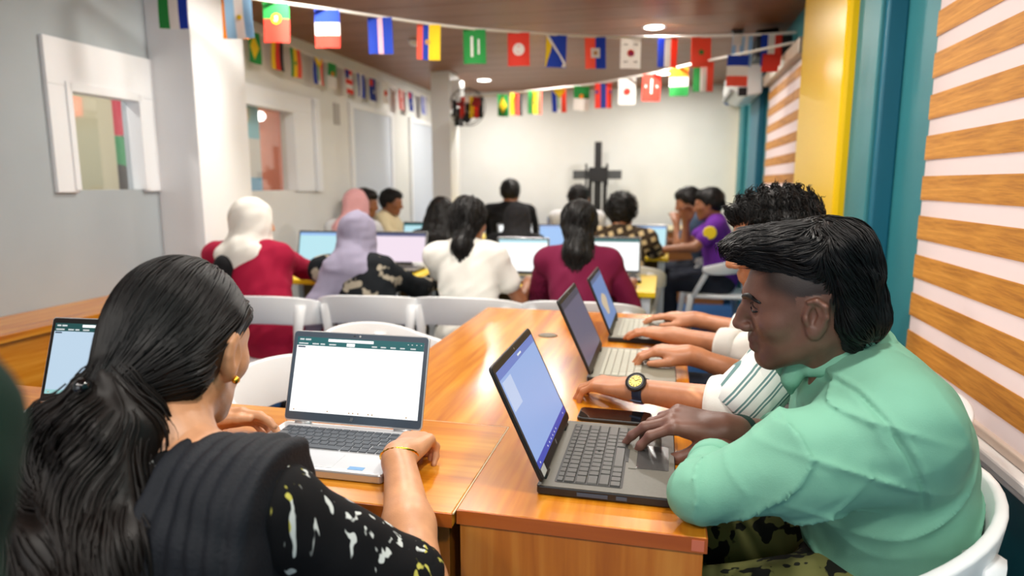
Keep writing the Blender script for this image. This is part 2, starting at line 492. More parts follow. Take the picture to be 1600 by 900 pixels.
def blind(label, y0, y1, ztop, zbot, x, per, frac, phase):
    r = empty('roller_blind', (x, (y0+y1)/2, zbot), 0, label, 'window blind')
    hw = (y1-y0)/2
    z = phase
    while z > zbot: z -= per
    k = 0
    meW = mesh_from('wood_band', *(lambda b: (b.V, b.F))(MB().box((-0.0025, -hw, 0), (0.0, hw, per*(1-frac)))), M_band)
    meS = mesh_from('sheer_band', *(lambda b: (b.V, b.F))(MB().box((0.002, -hw, -0.004), (0.0032, hw, per*frac+0.004))), M_sheer)
    while z < ztop:
        if z >= zbot-0.001: obj('sheer_band', meS, r, (0, 0, z-zbot))
        zz = z + per*frac
        if zz < ztop: obj('wood_band', meW, r, (0, 0, zz-zbot))
        z += per
    MB().box((-0.012, -hw-0.005, -0.028), (0.008, hw+0.005, -0.002)).build('bottom_bar', mat('blind_bar', rgb(200, 180, 165), 0.4), r, bevel=0.004)
    MB().box((-0.05, -hw-0.02, ztop-zbot), (0.01, hw+0.02, ztop-zbot+0.09)).build('head_box', mat('blind_head', rgb(196, 176, 156), 0.4), r, bevel=0.008)
    return r
blind('wood and white striped roller blind beside the boy in the green shirt', 1.02, 2.37, 2.12, 0.675, 0.805, 0.1255, 0.40, 1.302)
blind('wood and white striped roller blind beyond the yellow pillar', 4.42, 5.88, 2.06, 1.16, 0.80, 0.133, 0.52, 1.21)

# ceiling downlights; those out of view are added for fill light
M_lampdisc = emit('lamp_disc', (1.0, 0.97, 0.90, 1), 14.0)
spots = [(-0.12, 5.0), (-1.95, 7.07), (-0.06, 7.08), (-1.02, 6.13), (-1.02, 3.3), (-0.12, 2.6), (-1.9, 3.2), (-0.75, 1.7), (0.25, 0.9), (-0.45, -0.75), (0.45, -0.5), (-1.5, -0.6)]
seen = {0: 'round white downlight in the ceiling above the korean flag', 1: 'round white downlight nearest the far left pillar', 2: 'round white downlight closest to the far wall on the right', 3: 'round white downlight behind the blue and yellow flag', 4: 'added fill downlight above the empty chairs, out of view', 5: 'added unseen fill downlight above the far end of the long table', 6: 'added fill downlight above the left counter, out of view', 7: 'added unseen fill downlight above the middle of the long table', 8: 'added unseen fill downlight above the green-shirted person', 9: 'added unseen fill downlight behind the camera, middle one', 10: 'added unseen fill downlight behind the camera, right one', 11: 'added unseen fill downlight behind the camera, left one'}  # labels for the visible lamps and for the added unseen ones
ring_me = MB().lathe([(0.062, 0.0), (0.078, -0.006), (0.085, 0.0), (0.085, 0.004), (0.062, 0.004)], 28)
for i, (lx, ly) in enumerate(spots):
    d = empty('downlight', (lx, ly, CZ), 0, seen.get(i, 'added unseen fill downlight in the brown ceiling above the near tables'), 'ceiling light', 'ceiling downlights')
    ring_me.build('rim', M_white, d, smooth=True)
    MB().lathe([(0.066, -0.0035), (0.066, 0.003)], 28).build('diffuser', M_lampdisc, d)
    ld = bpy.data.lights.new('downlight_lamp', 'AREA'); ld.shape = 'DISK'; ld.size = 0.16; ld.energy = LAMP_W*(1.3 if ly > 4 else 1.0); ld.color = (1.0, 0.95, 0.87)
    lo = bpy.data.objects.new('downlight_lamp', ld); lo.location = (0, 0, -0.012); link(lo, d)
# lamp in the salmon room and in the beige room
for (lx, ly, w_, lb) in ((-3.5, 5.3, 22, 'round white downlight seen through the salmon room window'), (-3.6, 2.6, 22, 'downlight inside the beige side room')):
    d = empty('downlight', (lx, ly, CZ), 0, lb, 'ceiling light', 'ceiling downlights')
    ring_me.build('rim', M_white, d, smooth=True)
    MB().lathe([(0.066, -0.0035), (0.066, 0.003)], 28).build('diffuser', M_lampdisc, d)
    ld = bpy.data.lights.new('downlight_lamp', 'AREA'); ld.shape = 'DISK'; ld.size = 0.16; ld.energy = w_; ld.color = (1.0, 0.95, 0.87)
    lo = bpy.data.objects.new('downlight_lamp', ld); lo.location = (0, 0, -0.012); link(lo, d)
# ------------------------------------------------------------------ tables
TZ = 0.75
t = empty('meeting_table', (-0.12, 0.97, 0), 0, 'long glossy orange-brown wooden table with the three open laptops of the boys', 'table')
def rel(mb, root): mb.V = [(v[0]-root.location.x, v[1]-root.location.y, v[2]-root.location.z) for v in mb.V]; return mb
L_poly = [(-0.316, 0.958), (0.08, 0.958), (0.08, 2.68), (-0.73, 2.68), (-0.73, 1.3365), (-0.316, 1.3365)]
rel(MB().prism(L_poly, TZ-0.026, TZ), t).build('tabletop', M_table_y, t, bevel=0.0015)
eb = MB(); eb.box((-0.316, 0.9562, TZ-0.025), (0.08, 0.9585, TZ-0.001)); eb.box((0.0795, 0.957, TZ-0.025), (0.0815, 2.68, TZ-0.001))
rel(eb, t).build('edge_band', M_edge, t)
rel(MB().box((-0.312, 0.962, 0), (0.076, 0.980, TZ-0.0265)), t).build('end_panel', M_table_z, t, bevel=0.001)
rel(MB().box((-0.312, 2.64, 0), (0.07, 2.66, TZ-0.0265)), t).build('end_panel', M_table_z, t, bevel=0.001)
rel(MB().box((-0.125, 0.981, 0.35), (-0.107, 2.639, TZ-0.0265)), t).build('modesty_panel', M_table_y, t)
rel(MB().box((-0.70, 1.36, 0), (-0.68, 2.64, TZ-0.0265)), t).build('side_panel', M_table_y, t)
rel(MB().lathe([(0.020, 0.7505), (0.030, 0.7535), (0.034, 0.7505), (0.034, 0.749), (0.020, 0.749)], 24, (-0.385, 2.215, 0)), t).build('cable_grommet', mat('grommet', rgb(90, 80, 55), 0.4), t, smooth=True)
rel(MB().box((0.058, 0.9555, TZ-0.022), (0.0765, 0.9563, TZ-0.004)), t).build('sticker', mat('edge_sticker', rgb(206, 110, 80), 0.5), t)

t = empty('front_table', (-1.2, 0.95, 0), 0, 'glossy wooden table in front with two silver laptops, meeting the long table', 'table')
rel(MB().box((-2.15, 0.943, TZ-0.026), (-0.3195, 1.334, TZ)), t).build('tabletop', M_table_x, t, bevel=0.0015)
rel(MB().box((-2.15, 0.941, TZ-0.025), (-0.3195, 0.9435, TZ-0.001)), t).build('edge_band', M_edge, t)
for x in (-2.13, -1.25, -0.36): rel(MB().box((x, 0.99, 0), (x+0.02, 1.31, TZ-0.0265)), t).build('side_panel', M_table_z, t)
rel(MB().box((-2.1, 1.18, 0.40), (-0.37, 1.198, TZ-0.0265)), t).build('modesty_panel', mat('dark_panel', rgb(28, 22, 18), 0.6), t)
rel(MB().box((-0.319, 0.945, TZ-0.003), (-0.3165, 1.335, TZ-0.0006)), t).build('seam_strip', M_seam, t)
rel(MB().box((-0.73, 1.3345, TZ-0.003), (-0.319, 1.3362, TZ-0.0006)), t).build('seam_strip', M_seam, t)

t = empty('side_counter', (-2.62, 2.4, 0), 0, 'wooden counter with a pale top along the left wall', 'counter')
rel(MB().box((XL+0.002, 0.2, 0.675), (-2.44, 2.95, 0.705)), t).build('countertop', M_table_y, t, bevel=0.002)
rel(MB().box((XL+0.002, 0.22, 0), (-2.46, 2.93, 0.6745)), t).build('front_panel', M_table_y, t)

M_desk = mat('yellow_desk_laminate', rgb(240, 205, 30), 0.3)
M_desk_top = mat('cream_desk_top', rgb(222, 206, 160), 0.3)
M_leg = mat('pale_blue_legs', rgb(205, 216, 226), 0.35)
M_dkpanel = mat('desk_brown_panel', rgb(110, 88, 50), 0.6)
def desk(x0, x1, y0, y1, label, z=0.73, top=M_desk):
    cx, cy = (x0+x1)/2, (y0+y1)/2
    r = empty('school_desk', (cx, cy, 0), 0, label, 'desk', 'yellow desks in rows')
    hx, hy = (x1-x0)/2, (y1-y0)/2
    MB().box((-hx, -hy, z-0.03), (hx, hy, z)).build('desktop', top, r, bevel=0.004)
    for sx in (-1, 1):
        for sy in (-1, 1):
            MB().box((sx*(hx-0.05)-0.025, sy*(hy-0.04)-0.025, 0), (sx*(hx-0.05)+0.025, sy*(hy-0.04)+0.025, z-0.0305)).build('leg', M_leg, r, bevel=0.004)
    MB().box((-hx+0.08, hy-0.09, 0.25), (hx-0.08, hy-0.075, z-0.0305)).build('modesty_panel', M_dkpanel, r)
    return r
desk(-2.44, -1.42, 3.36, 4.02, 'yellow desk with the laptops of the two women in headscarves')
desk(-1.405, -0.70, 3.36, 4.02, 'yellow desk in front of the woman in the white shirt')
desk(-0.69, -0.03, 3.36, 4.02, 'yellow desk in front of the woman in the maroon top')
desk(-2.44, -1.56, 4.98, 5.60, 'yellow desk of the second row behind the pink headscarf')
desk(-1.55, -0.62, 4.98, 5.60, 'yellow desk of the second row behind the black headscarf')
desk(-0.61, 0.04, 4.98, 5.60, 'yellow desk of the second row beside the boy in the purple shirt')
desk(-2.0, -0.50, 6.38, 6.95, 'yellow desk nearest the television stand')
r = empty('lectern_table', (0.12, 7.45, 0), 0, 'brown and yellow table against the far wall on the right', 'table')
MB().box((-0.55, -0.3, 0.77), (0.55, 0.3, 0.80)).build('tabletop', M_desk_top, r, bevel=0.004)
MB().box((-0.52, -0.28, 0), (0.52, -0.26, 0.7695)).build('front_panel', wood('lectern_front', (rgb(150, 90, 40), rgb(170, 105, 50), rgb(190, 120, 60)), 0), r)
for sx in (-1, 1): MB().box((sx*0.51-0.012, -0.259, 0), (sx*0.51+0.012, 0.28, 0.7695)).build('side_panel', M_table_z, r)

# ------------------------------------------------------------------ chairs: moulded white plastic with a wrap-round back rail
def chair_parts():
    d = {}
    # seat
    mb = MB(); n = 10; V = []; 
    poly = [(-0.20, -0.20), (0.20, -0.20), (0.235, 0.0), (0.225, 0.20), (0.16, 0.235), (-0.16, 0.235), (-0.225, 0.20), (-0.235, 0.0)]
    mb.prism(poly, 0.415, 0.440); d['seat'] = (mb, 0.008)
    # back rail: a band that curves round the sitter; front of chair is +y
    N_ = 28; V = []; Fc = []
    for i in range(N_+1):
        a = PI*(-0.06 + 1.12*i/N_)
        u = abs(2*i/N_-1)                       # 0 at middle of the back, 1 at the arm ends
        cx = 0.265*math.cos(a); cy = -0.02 - 0.215*math.sin(a)
        if u > 0.82: cy = cy + (u-0.82)*0.45
        top = 0.775 - 0.115*u**2.2
        hgt = 0.135*(1-u)**0.5*1.0 + 0.035 if u < 1 else 0.035
        hgt = min(hgt, 0.135)
        th = 0.016 + 0.012*u
        nx, ny = math.cos(a), -math.sin(a)
        tilt = 0.028*(1-u)
        for (o_, z) in ((0, top-hgt), (th, top-hgt), (th+tilt, top), (tilt, top)):
            V.append((cx+nx*o_, cy+ny*o_, z))
    for i in range(N_):
        for k in range(4):
            Fc.append((i*4+k, i*4+(k+1) % 4, (i+1)*4+(k+1) % 4, (i+1)*4+k))
    Fc.append((3, 2, 1, 0)); Fc.append(tuple(N_*4+k for k in range(4)))
    mb = MB(); mb.add(V, Fc); d['backrest'] = (mb, 0.006)
    def bar(a, b, wa, wb):
        m = MB(); a = Vector(a); b = Vector(b); V = []
        for p, w_ in ((a, wa), (b, wb)):
            for sx, sy in ((-1, -1), (1, -1), (1, 1), (-1, 1)): V.append((p.x+sx*w_[0], p.y+sy*w_[1], p.z))
        m.add(V, [(3, 2, 1, 0), (4, 5, 6, 7), (0, 1, 5, 4), (1, 2, 6, 5), (2, 3, 7, 6), (3, 0, 4, 7)]); return m
    d['leg'] = [(bar((s*0.225, 0.235, 0), (s*0.205, 0.185, 0.43), (0.015, 0.016), (0.022, 0.024)), 0.005) for s in (-1, 1)]
    for s in (-1, 1):
        m = MB(); m.tube([(s*0.215, -0.275, 0.0), (s*0.200, -0.215, 0.42), (s*0.195, -0.200, 0.60), (s*0.205, -0.188, 0.72)], [0.017, 0.024, 0.022, 0.03], 8)
        d['leg'].append((m, 0))
    d['arm_post'] = [(bar((s*0.215, 0.165, 0.43), (s*0.262, 0.055, 0.652), (0.016, 0.020), (0.013, 0.020)), 0.004) for s in (-1, 1)]
    return d
_proto = None
def chair(x, y, face, label, group='white plastic chairs'):
    """face: heading the sitter looks to, degrees from +x"""
    global _proto
    r = empty('plastic_chair', (x, y, 0), RAD(face-90), label, 'chair', group)
    if _proto is None:
        _proto = []
        for nm, v in chair_parts().items():
            for mb, bv in (v if isinstance(v, list) else [v]):
                o = mb.build(nm, M_plastic, r, bevel=bv, smooth=True); _proto.append(o)
                if nm == 'leg' and bv == 0: pass
    else:
        for p in _proto:
            o = p.copy(); COL.objects.link(o); o.parent = r
    return r

# ------------------------------------------------------------------ laptops
M_silver = mat('laptop_silver', rgb(200, 202, 205), 0.32, 0.6)
M_silver_lt = mat('laptop_silver_light', rgb(222, 224, 228), 0.35, 0.4)
M_lapblk = mat('laptop_charcoal', rgb(86, 82, 72), 0.42, noise=0.06, nscale=200)
M_lapblk2 = mat('laptop_black', rgb(20, 20, 21), 0.38)
M_key_dk = mat('key_black', rgb(56, 54, 50), 0.4)
M_key_gy = mat('key_grey', rgb(84, 90, 98), 0.45)
M_well_dk = mat('key_well_black', rgb(20, 20, 20), 0.5)
M_bezel_gy = mat('bezel_slate', rgb(70, 84, 100), 0.3)
M_pad = mat('touchpad_dark_shadowed', rgb(58, 57, 56), 0.25)  # pad colour darkened to include the shadow cast on it
M_lap_grey = mat('laptop_warm_grey', rgb(128, 124, 108), 0.4)
M_key_wg = mat('key_warm_grey', rgb(170, 168, 152), 0.45)
M_key_lg = mat('key_legend', rgb(170, 178, 184), 0.5)
E_white = emit('screen_white', (0.98, 1.0, 1.0, 1), 1.15)
E_teal = emit('screen_teal', rgb(22, 104, 108), 0.9)
E_tealdk = emit('screen_teal_dark', rgb(30, 84, 84), 0.9)
E_pale = emit('screen_pale_blue', rgb(196, 220, 240), 0.95)
E_mint = emit('screen_mint', rgb(160, 214, 214), 0.95)
E_blue = emit('screen_blue', rgb(150, 180, 234), 0.92)
E_blue2 = emit('screen_blue_deep', rgb(70, 84, 190), 0.85)
E_lav = emit('screen_lavender', rgb(120, 116, 146), 0.6)
E_pink = emit('screen_pink', rgb(244, 226, 240), 1.0)
E_cyan = emit('screen_cyan', rgb(186, 230, 240), 1.0)
E_sky = emit('screen_sky', rgb(150, 190, 240), 1.0)
E_text = emit('screen_text', rgb(235, 240, 240), 0.9)
E_dktext = emit('screen_dark_text', rgb(60, 84, 110), 0.7)
E_orange = emit('screen_orange', rgb(210, 170, 120), 0.8)

def key_layout(w, d):
    """keyboard in a w x d field, x right, y away from the user: list of (cx, cy, kw, kd)"""
    rows = []
    fn = [1.0]*14 + [1.0]
    r1 = [1]*13 + [2]
    r2 = [1.5] + [1]*12 + [1.5]
    r3 = [1.8] + [1]*11 + [2.2]
    r4 = [2.3] + [1]*10 + [2.7]
    r5 = [1, 1, 1, 1.1, 5.2, 1.1, 1, 1, 1, 1.6]
    allr = [r5, r4, r3, r2, r1, fn]; hs = [1, 1, 1, 1, 1, 0.62]
    tot = sum(hs); out = []; y = 0
    for row, hh in zip(allr, hs):
        ww = sum(row); x = -w/2; kh = d*hh/tot
        for u in row:
            kw = w*u/ww; out.append((x+kw/2, y+kh/2, kw, kh)); x += kw
        y += kh
    return out
def laptop(label, x, y, rz, W, D, lid_len, tilt, style, screen_fn, keys=True, z=TZ, name='laptop', group=None):
    """origin: middle of the hinge line on the table; user sits towards local -y; tilt: lid angle from vertical, degrees"""
    r = empty(name, (x, y, z), rz, label, 'laptop', group)
    body, deck, keym, well, bez, back = style
    h = 0.017
    b = MB().prism(rrect(-W/2, -D, W/2, 0.012, 0.008), 0.0015, h).build('base', body, r, bevel=0.0025)
    if deck is not body: MB().prism(rrect(-W/2+0.002, -D+0.002, W/2-0.002, 0.008, 0.007), h, h+0.0006).build('palm_deck', deck, r)
    kw, kd = W*0.86, D*0.50; ky = -D*0.085-kd
    MB().prism(rrect(-kw/2-0.003, ky-0.003, kw/2+0.003, ky+kd+0.003, 0.004), h+0.0002, h+0.0010).build('keyboard_well', well, r)
    cache = {}
    lay = key_layout(kw, kd)
    if keys:
        for (cx, cy, a, bb) in lay:
            ck = (round(a, 4), round(bb, 4))
            if ck not in cache:
                m = MB(); g = 0.0011; t0, t1 = 0.0008, 0.0030
                V = [(-a/2+g, -bb/2+g, 0), (a/2-g, -bb/2+g, 0), (a/2-g, bb/2-g, 0), (-a/2+g, bb/2-g, 0)]
                V += [(v[0]*0.90, v[1]*0.88, 0.0021) for v in V]
                m.add(V, [(3, 2, 1, 0), (4, 5, 6, 7), (0, 1, 5, 4), (1, 2, 6, 5), (2, 3, 7, 6), (3, 0, 4, 7)])
                cache[ck] = mesh_from('key', m.V, m.F, keym, False, m.M)
            obj('key', cache[ck], r, (cx, ky+cy, h+0.0011))
    else:
        m = MB()
        for (cx, cy, a, bb) in lay: m.box((cx-a*0.45, ky+cy-bb*0.42, h+0.001), (cx+a*0.45, ky+cy+bb*0.42, h+0.003))
        tag(m.build('keyboard', keym, r), kind='stuff')
    tp = MB().prism(rrect(-W*0.17, -D+0.012, W*0.17, ky-0.012, 0.004), h+0.0005, h+0.0012).build('touchpad', M_pad if style is S_black else deck, r)
    # lid, hinged at y=0
    Rl = Matrix.Rotation(RAD(-tilt), 4, 'X')
    lid = MB().prism(rrect(-W/2, 0.004, W/2, lid_len, 0.008), -0.0, 0.006).build('lid', back, r, (0, 0.004, h), (RAD(90-tilt), 0, 0), bevel=0.002)
    fm = lambda o, nm=None: o
    MB().prism(rrect(-W/2+0.0025, 0.007, W/2-0.0025, lid_len-0.0025, 0.007), 0.006, 0.0068).build('bezel', bez, lid)
    sx0, sx1, sy0, sy1 = -W/2+0.011, W/2-0.011, 0.024, lid_len-0.014
    screen_fn(lid, sx0, sx1, sy0, sy1)
    MB().lathe([(0.0022, 0.0066), (0.0022, 0.0074)], 12, (0.0, lid_len-0.0075, 0)).build('webcam', M_steel, lid)
    MB().prism(rrect(-0.016, lid_len-0.0085, -0.010, lid_len-0.0065, 0.0009), 0.0066, 0.0072).build('camera_shutter', M_lapblk2, lid)
    for s in (-1, 1):
        m = MB(); m.tube([(s*W*0.36-0.018, 0.004, h+0.001), (s*W*0.36+0.018, 0.004, h+0.001)], 0.0055, 10); m.build('hinge', M_lapblk2 if body is not M_silver else M_silver, r, smooth=True)
    return r
def scr(lid, nm, x0, y0, x1, y1, m, lift=0.0):
    return MB().box((x0, y0, 0.0066), (x1, y1, 0.0072+lift)).build(nm, m, lid)
def mark(lid, y, m):
    o = MB().lathe([(0.0058, 0.0066), (0.0058, 0.0071)], 20, (0, y, 0)); 
    k = MB()
    for dx in (-0.0022, 0.0012):
        k.prism([(dx-0.0012, y-0.004), (dx-0.0002, y-0.004), (dx+0.0016, y+0.0045), (dx+0.0006, y+0.0045)], 0.0066, 0.0074)
    k.prism([(-0.0012, y+0.0004), (0.0028, y+0.0004), (0.0030, y+0.0013), (-0.0010, y+0.0013)], 0.0066, 0.0074)
    k.build('maker_mark', m, lid)
def sheet_screen(body_e, bar_e, foot_e, scrollw=True):
    def fn(lid, x0, x1, y0, y1):
        W, H = x1-x0, y1-y0
        s = scr(lid, 'screen', x0, y0, x1, y1, body_e)
        scr(lid, 'title_bar', x0, y1-H*0.115, x1, y1, bar_e, 0.0002)
        scr(lid, 'search_box', x0+W*0.25, y1-H*0.052, x0+W*0.61, y1-H*0.014, E_white, 0.0004)
        if foot_e: scr(lid, 'task_bar', x0, y0, x1, y0+H*0.062, foot_e, 0.0002)
        rng = random.Random(4)
        def words(row, xs, hh):
            m = MB()
            for a, b in xs:
                x = a
                while x < b:
                    wd = 0.0016+0.002*rng.random(); m.box((x0+W*a+(x-a)*W, row, 0.0066), (min(x0+W*a+(x-a)*W+wd, x0+W*b), row+hh, 0.0078)); x += (wd+0.0006)/W
            tag(m.build('menu_text', E_text, lid), kind='stuff')
        words(y1-H*0.045, [(0.02, 0.055), (0.065, 0.11)], H*0.022)
        words(y1-H*0.098, [(0.015, 0.09), (0.125, 0.175), (0.19, 0.225), (0.26, 0.315), (0.60, 0.64), (0.67, 0.71), (0.745, 0.785), (0.82, 0.855), (0.90, 0.94)], H*0.018)
        scr(lid, 'menu_tab', x0+W*0.40, y1-H*0.105, x0+W*0.465, y1-H*0.062, E_white, 0.0004)
        m = MB(); m.box((x0+W*0.01, y1-H*0.145, 0.0066), (x0+W*0.07, y1-H*0.125, 0.0078)); m.build('cell_name', E_dktext, lid)
        icons = MB()
        for a in (0.03, 0.30, 0.47, 0.50, 0.54, 0.62, 0.65, 0.91): icons.box((x0+W*a, y0+H*0.018, 0.0066), (x0+W*a+0.0028, y0+H*0.018+0.0028, 0.0078))
        tag(icons.build('task_icons', E_orange, lid), kind='stuff')
        for a in (0.88, 0.91, 0.945, 0.98):
            MB().box((x0+W*a-0.0012, y1-H*0.04, 0.0066), (x0+W*a+0.0012, y1-H*0.04+0.0016, 0.0078)).build('window_button', E_text, lid)
        mark(lid, 0.0155, M_steel)
    return fn
def blue_screen(lid, x0, x1, y0, y1):
    W, H = x1-x0, y1-y0
    scr(lid, 'screen', x0, y0, x1, y1, E_blue)
    scr(lid, 'title_bar', x0, y1-H*0.085, x1, y1, emit('screen_blue_mid', rgb(112, 136, 212), 0.85), 0.0002)
    scr(lid, 'task_bar', x0, y0, x1, y0+H*0.075, E_blue2, 0.0002)
    scr(lid, 'note_window', x0+W*0.22, y1-H*0.40, x0+W*0.46, y1-H*0.13, emit('screen_note', rgb(176, 194, 238), 0.9), 0.0004) if False else scr(lid, 'note_window', x0+W*0.02, y1-H*0.42, x0+W*0.22, y1-H*0.12, emit('screen_note', rgb(192, 210, 244), 0.92), 0.0004)
    ic = MB()
    for a in (0.05, 0.30, 0.36, 0.42, 0.48, 0.54, 0.60, 0.9): ic.box((x0+W*a, y0+H*0.025, 0.0066), (x0+W*a+0.003, y0+H*0.025+0.003, 0.0078))
    tag(ic.build('task_icons', E_text, lid), kind='stuff')
    k = MB().box((x0+W*0.50, y1-H*0.055, 0.0066), (x0+W*0.60, y1-H*0.035, 0.0078)).build('title_text', E_text, lid)
    mark(lid, 0.0145, M_steel)
    MB().box((x0+0.004, 0.0075, 0.0066), (x0+0.032, 0.022, 0.0072)).build('sticker', mat('label_sticker', rgb(190, 190, 186), 0.5), lid)
def plain_screen(e, bar=None):
    def fn(lid, x0, x1, y0, y1):
        scr(lid, 'screen', x0, y0, x1, y1, e)
        if bar: scr(lid, 'title_bar', x0, y1-(y1-y0)*0.10, x1, y1, bar, 0.0004)
    return fn
def photo_screen(lid, x0, x1, y0, y1):
    W, H = x1-x0, y1-y0
    scr(lid, 'screen', x0, y0, x1, y1, emit('screen_sea', rgb(120, 150, 206), 0.8))
    V = MB().prism([(x0+W*(0.42+0.20*math.cos(a)*(1+0.25*math.sin(3*a))), y0+H*(0.40+0.22*math.sin(a))) for a in [2*PI*i/24 for i in range(24)]], 0.0066, 0.0076); V.build('wallpaper_island', emit('screen_sand', rgb(222, 200, 168), 0.8), lid)
    scr(lid, 'title_bar', x0, y1-H*0.08, x1, y1, emit('screen_slate', rgb(96, 116, 160), 0.7), 0.0003)

S_silver = (M_silver, M_silver_lt, M_key_gy, M_silver, M_bezel_gy, M_silver)
S_silver_dk = (M_silver, M_silver, mat('key_navy', rgb(34, 40, 56), 0.4), M_well_dk, M_lapblk2, M_silver)
S_black = (M_lapblk2, M_lapblk, M_key_dk, M_well_dk, M_lapblk2, M_lapblk2)
S_grey = (M_lapblk2, M_lap_grey, M_key_wg, M_lap_grey, M_lapblk2, M_lapblk2)
S_far = (M_lapblk2, M_lap_grey, M_key_dk, M_well_dk, M_lapblk2, M_silver)
lp = laptop('open silver laptop showing a white spreadsheet under the hands of the woman in black', -0.632, 1.212, RAD(0.8), 0.316, 0.205, 0.200, 19, S_silver, sheet_screen(E_white, E_teal, None))
MB().box((0.085, -0.192, 0.0174), (0.115, -0.180, 0.0182)).build('sticker', mat('blue_sticker', rgb(120, 170, 220), 0.4), lp)
laptop('open silver laptop with a pale blue spreadsheet, left of the dark-haired woman', -1.258, 1.195, RAD(4), 0.316, 0.215, 0.205, 19, S_silver_dk, sheet_screen(E_pale, E_tealdk, E_mint))
lp = laptop('open black laptop with a plain blue screen in front of the boy in green', -0.186, 1.198, RAD(90), 0.322, 0.222, 0.222, 25, S_black, blue_screen)
for (a, b) in ((-0.055, 0.0), (0.0, 0.055)):
    pass
MB().box((-0.058, -0.152, 0.0172), (0.058, -0.138, 0.0186)).build('touchpad_buttons', M_lapblk, lp)
MB().box((-0.03, -0.137, 0.0172), (0.03, -0.131, 0.0182)).build('touchpad_buttons', M_well_dk, lp)
MB().lathe([(0.0028, 0.018), (0.003, 0.0215), (0.002, 0.0222)], 10, (0.004, -0.08, 0)).build('pointing_stick', M_well_dk, lp)
for a, b in ((-0.06, -0.046), (-0.09, -0.068), (-0.122, -0.112)):
    MB().box((-0.1622, b-0.012, 0.006), (-0.1608, a-0.02, 0.012)).build('port', mat('port_blue_grey', rgb(64, 78, 96), 0.5), lp)
laptop('open dark laptop with a dim lavender screen behind the phone and watch', -0.176, 1.862, RAD(90), 0.335, 0.222, 0.222, 25, S_grey, plain_screen(E_lav, emit('screen_dusk', rgb(84, 84, 108), 0.6)))
laptop('open laptop with a blue sea picture, furthest on the long table', -0.160, 2.335, RAD(90), 0.335, 0.205, 0.212, 23, S_grey, photo_screen)
DZ = 0.73
far = [('laptop with a pale cyan screen beside the white headscarf', -2.235, 3.93, 0.32, E_cyan, E_sky),
       ('laptop with a pink-white screen right of the lavender headscarf', -1.68, 3.97, 0.36, E_pink, emit('screen_grape', rgb(110, 116, 160), 0.7)),
       ('laptop with a bright white screen right of the woman in the white shirt', -0.80, 3.70, 0.31, E_white, E_cyan),
       ('laptop with a white screen and dark teal bezel right of the maroon woman', -0.275, 3.86, 0.30, E_white, E_teal)]
for lb, x, y, W, e, bar in far:
    laptop(lb, x, y, RAD(3), W, 0.22, 0.225, 15, S_far, plain_screen(e, bar), False, DZ, group='laptops on the yellow desks')
far2 = [('small laptop with a cyan screen behind the pink-white laptop', -2.02, 5.25, 4, E_cyan, E_teal),
        ('laptop with a white screen left of the black headscarf', -1.18, 5.30, 40, E_white, None),
        ('laptop with a light blue screen right of the black headscarf', -0.83, 5.25, 10, E_sky, E_blue),
        ('laptop with a pale screen beside the boy in the plaid shirt', -0.14, 5.30, -6, E_cyan, E_sky)]
for lb, x, y, a, e, bar in far2:
    laptop(lb, x, y, RAD(a), 0.33, 0.21, 0.21, 15, S_far, plain_screen(e, bar), False, DZ, group='laptops on the yellow desks')
laptop('black laptop with a small lit screen, furthest from the camera', -1.02, 6.62, RAD(3), 0.30, 0.2, 0.20, 15, S_black, plain_screen(E_lav, E_sky), False, DZ, group='laptops on the yellow desks')

# phone on the table
ph = empty('smartphone', (-0.094, 1.44, TZ), RAD(-1.5), 'black smartphone lying face up beside the black laptop', 'phone')
MB().prism(rrect(-0.082, -0.037, 0.082, 0.037, 0.012), 0.0006, 0.0088).build('case', M_lapblk2, ph, bevel=0.002)
MB().prism(rrect(-0.079, -0.034, 0.079, 0.034, 0.010), 0.0088, 0.0092).build('screen_glass', mat('phone_glass', rgb(14, 15, 17), 0.05, coat=0.5), ph)
MB().box((0.03, -0.0385, 0.003), (0.05, -0.0365, 0.0055)).build('side_button', M_black, ph)
# mouse under the far boy's hand
ms = empty('computer_mouse', (0.055, 2.40, TZ), RAD(80), 'grey and black computer mouse under the far hand', 'mouse')
msd = SDF(); msd.ell((0, 0, 0.012), (0.032, 0.055, 0.026)); msd.plane((0, 0, 0.001), (0, 0, -1))
obj('shell', quads_mesh('shell', [(*msd.mesh(0.004), 0)], [mat('mouse_grey', rgb(186, 188, 176), 0.35)]), ms)
MB().tube([(-0.004, 0.035, 0.036), (0.004, 0.035, 0.036)], 0.008, 10).build('scroll_wheel', M_black, ms)
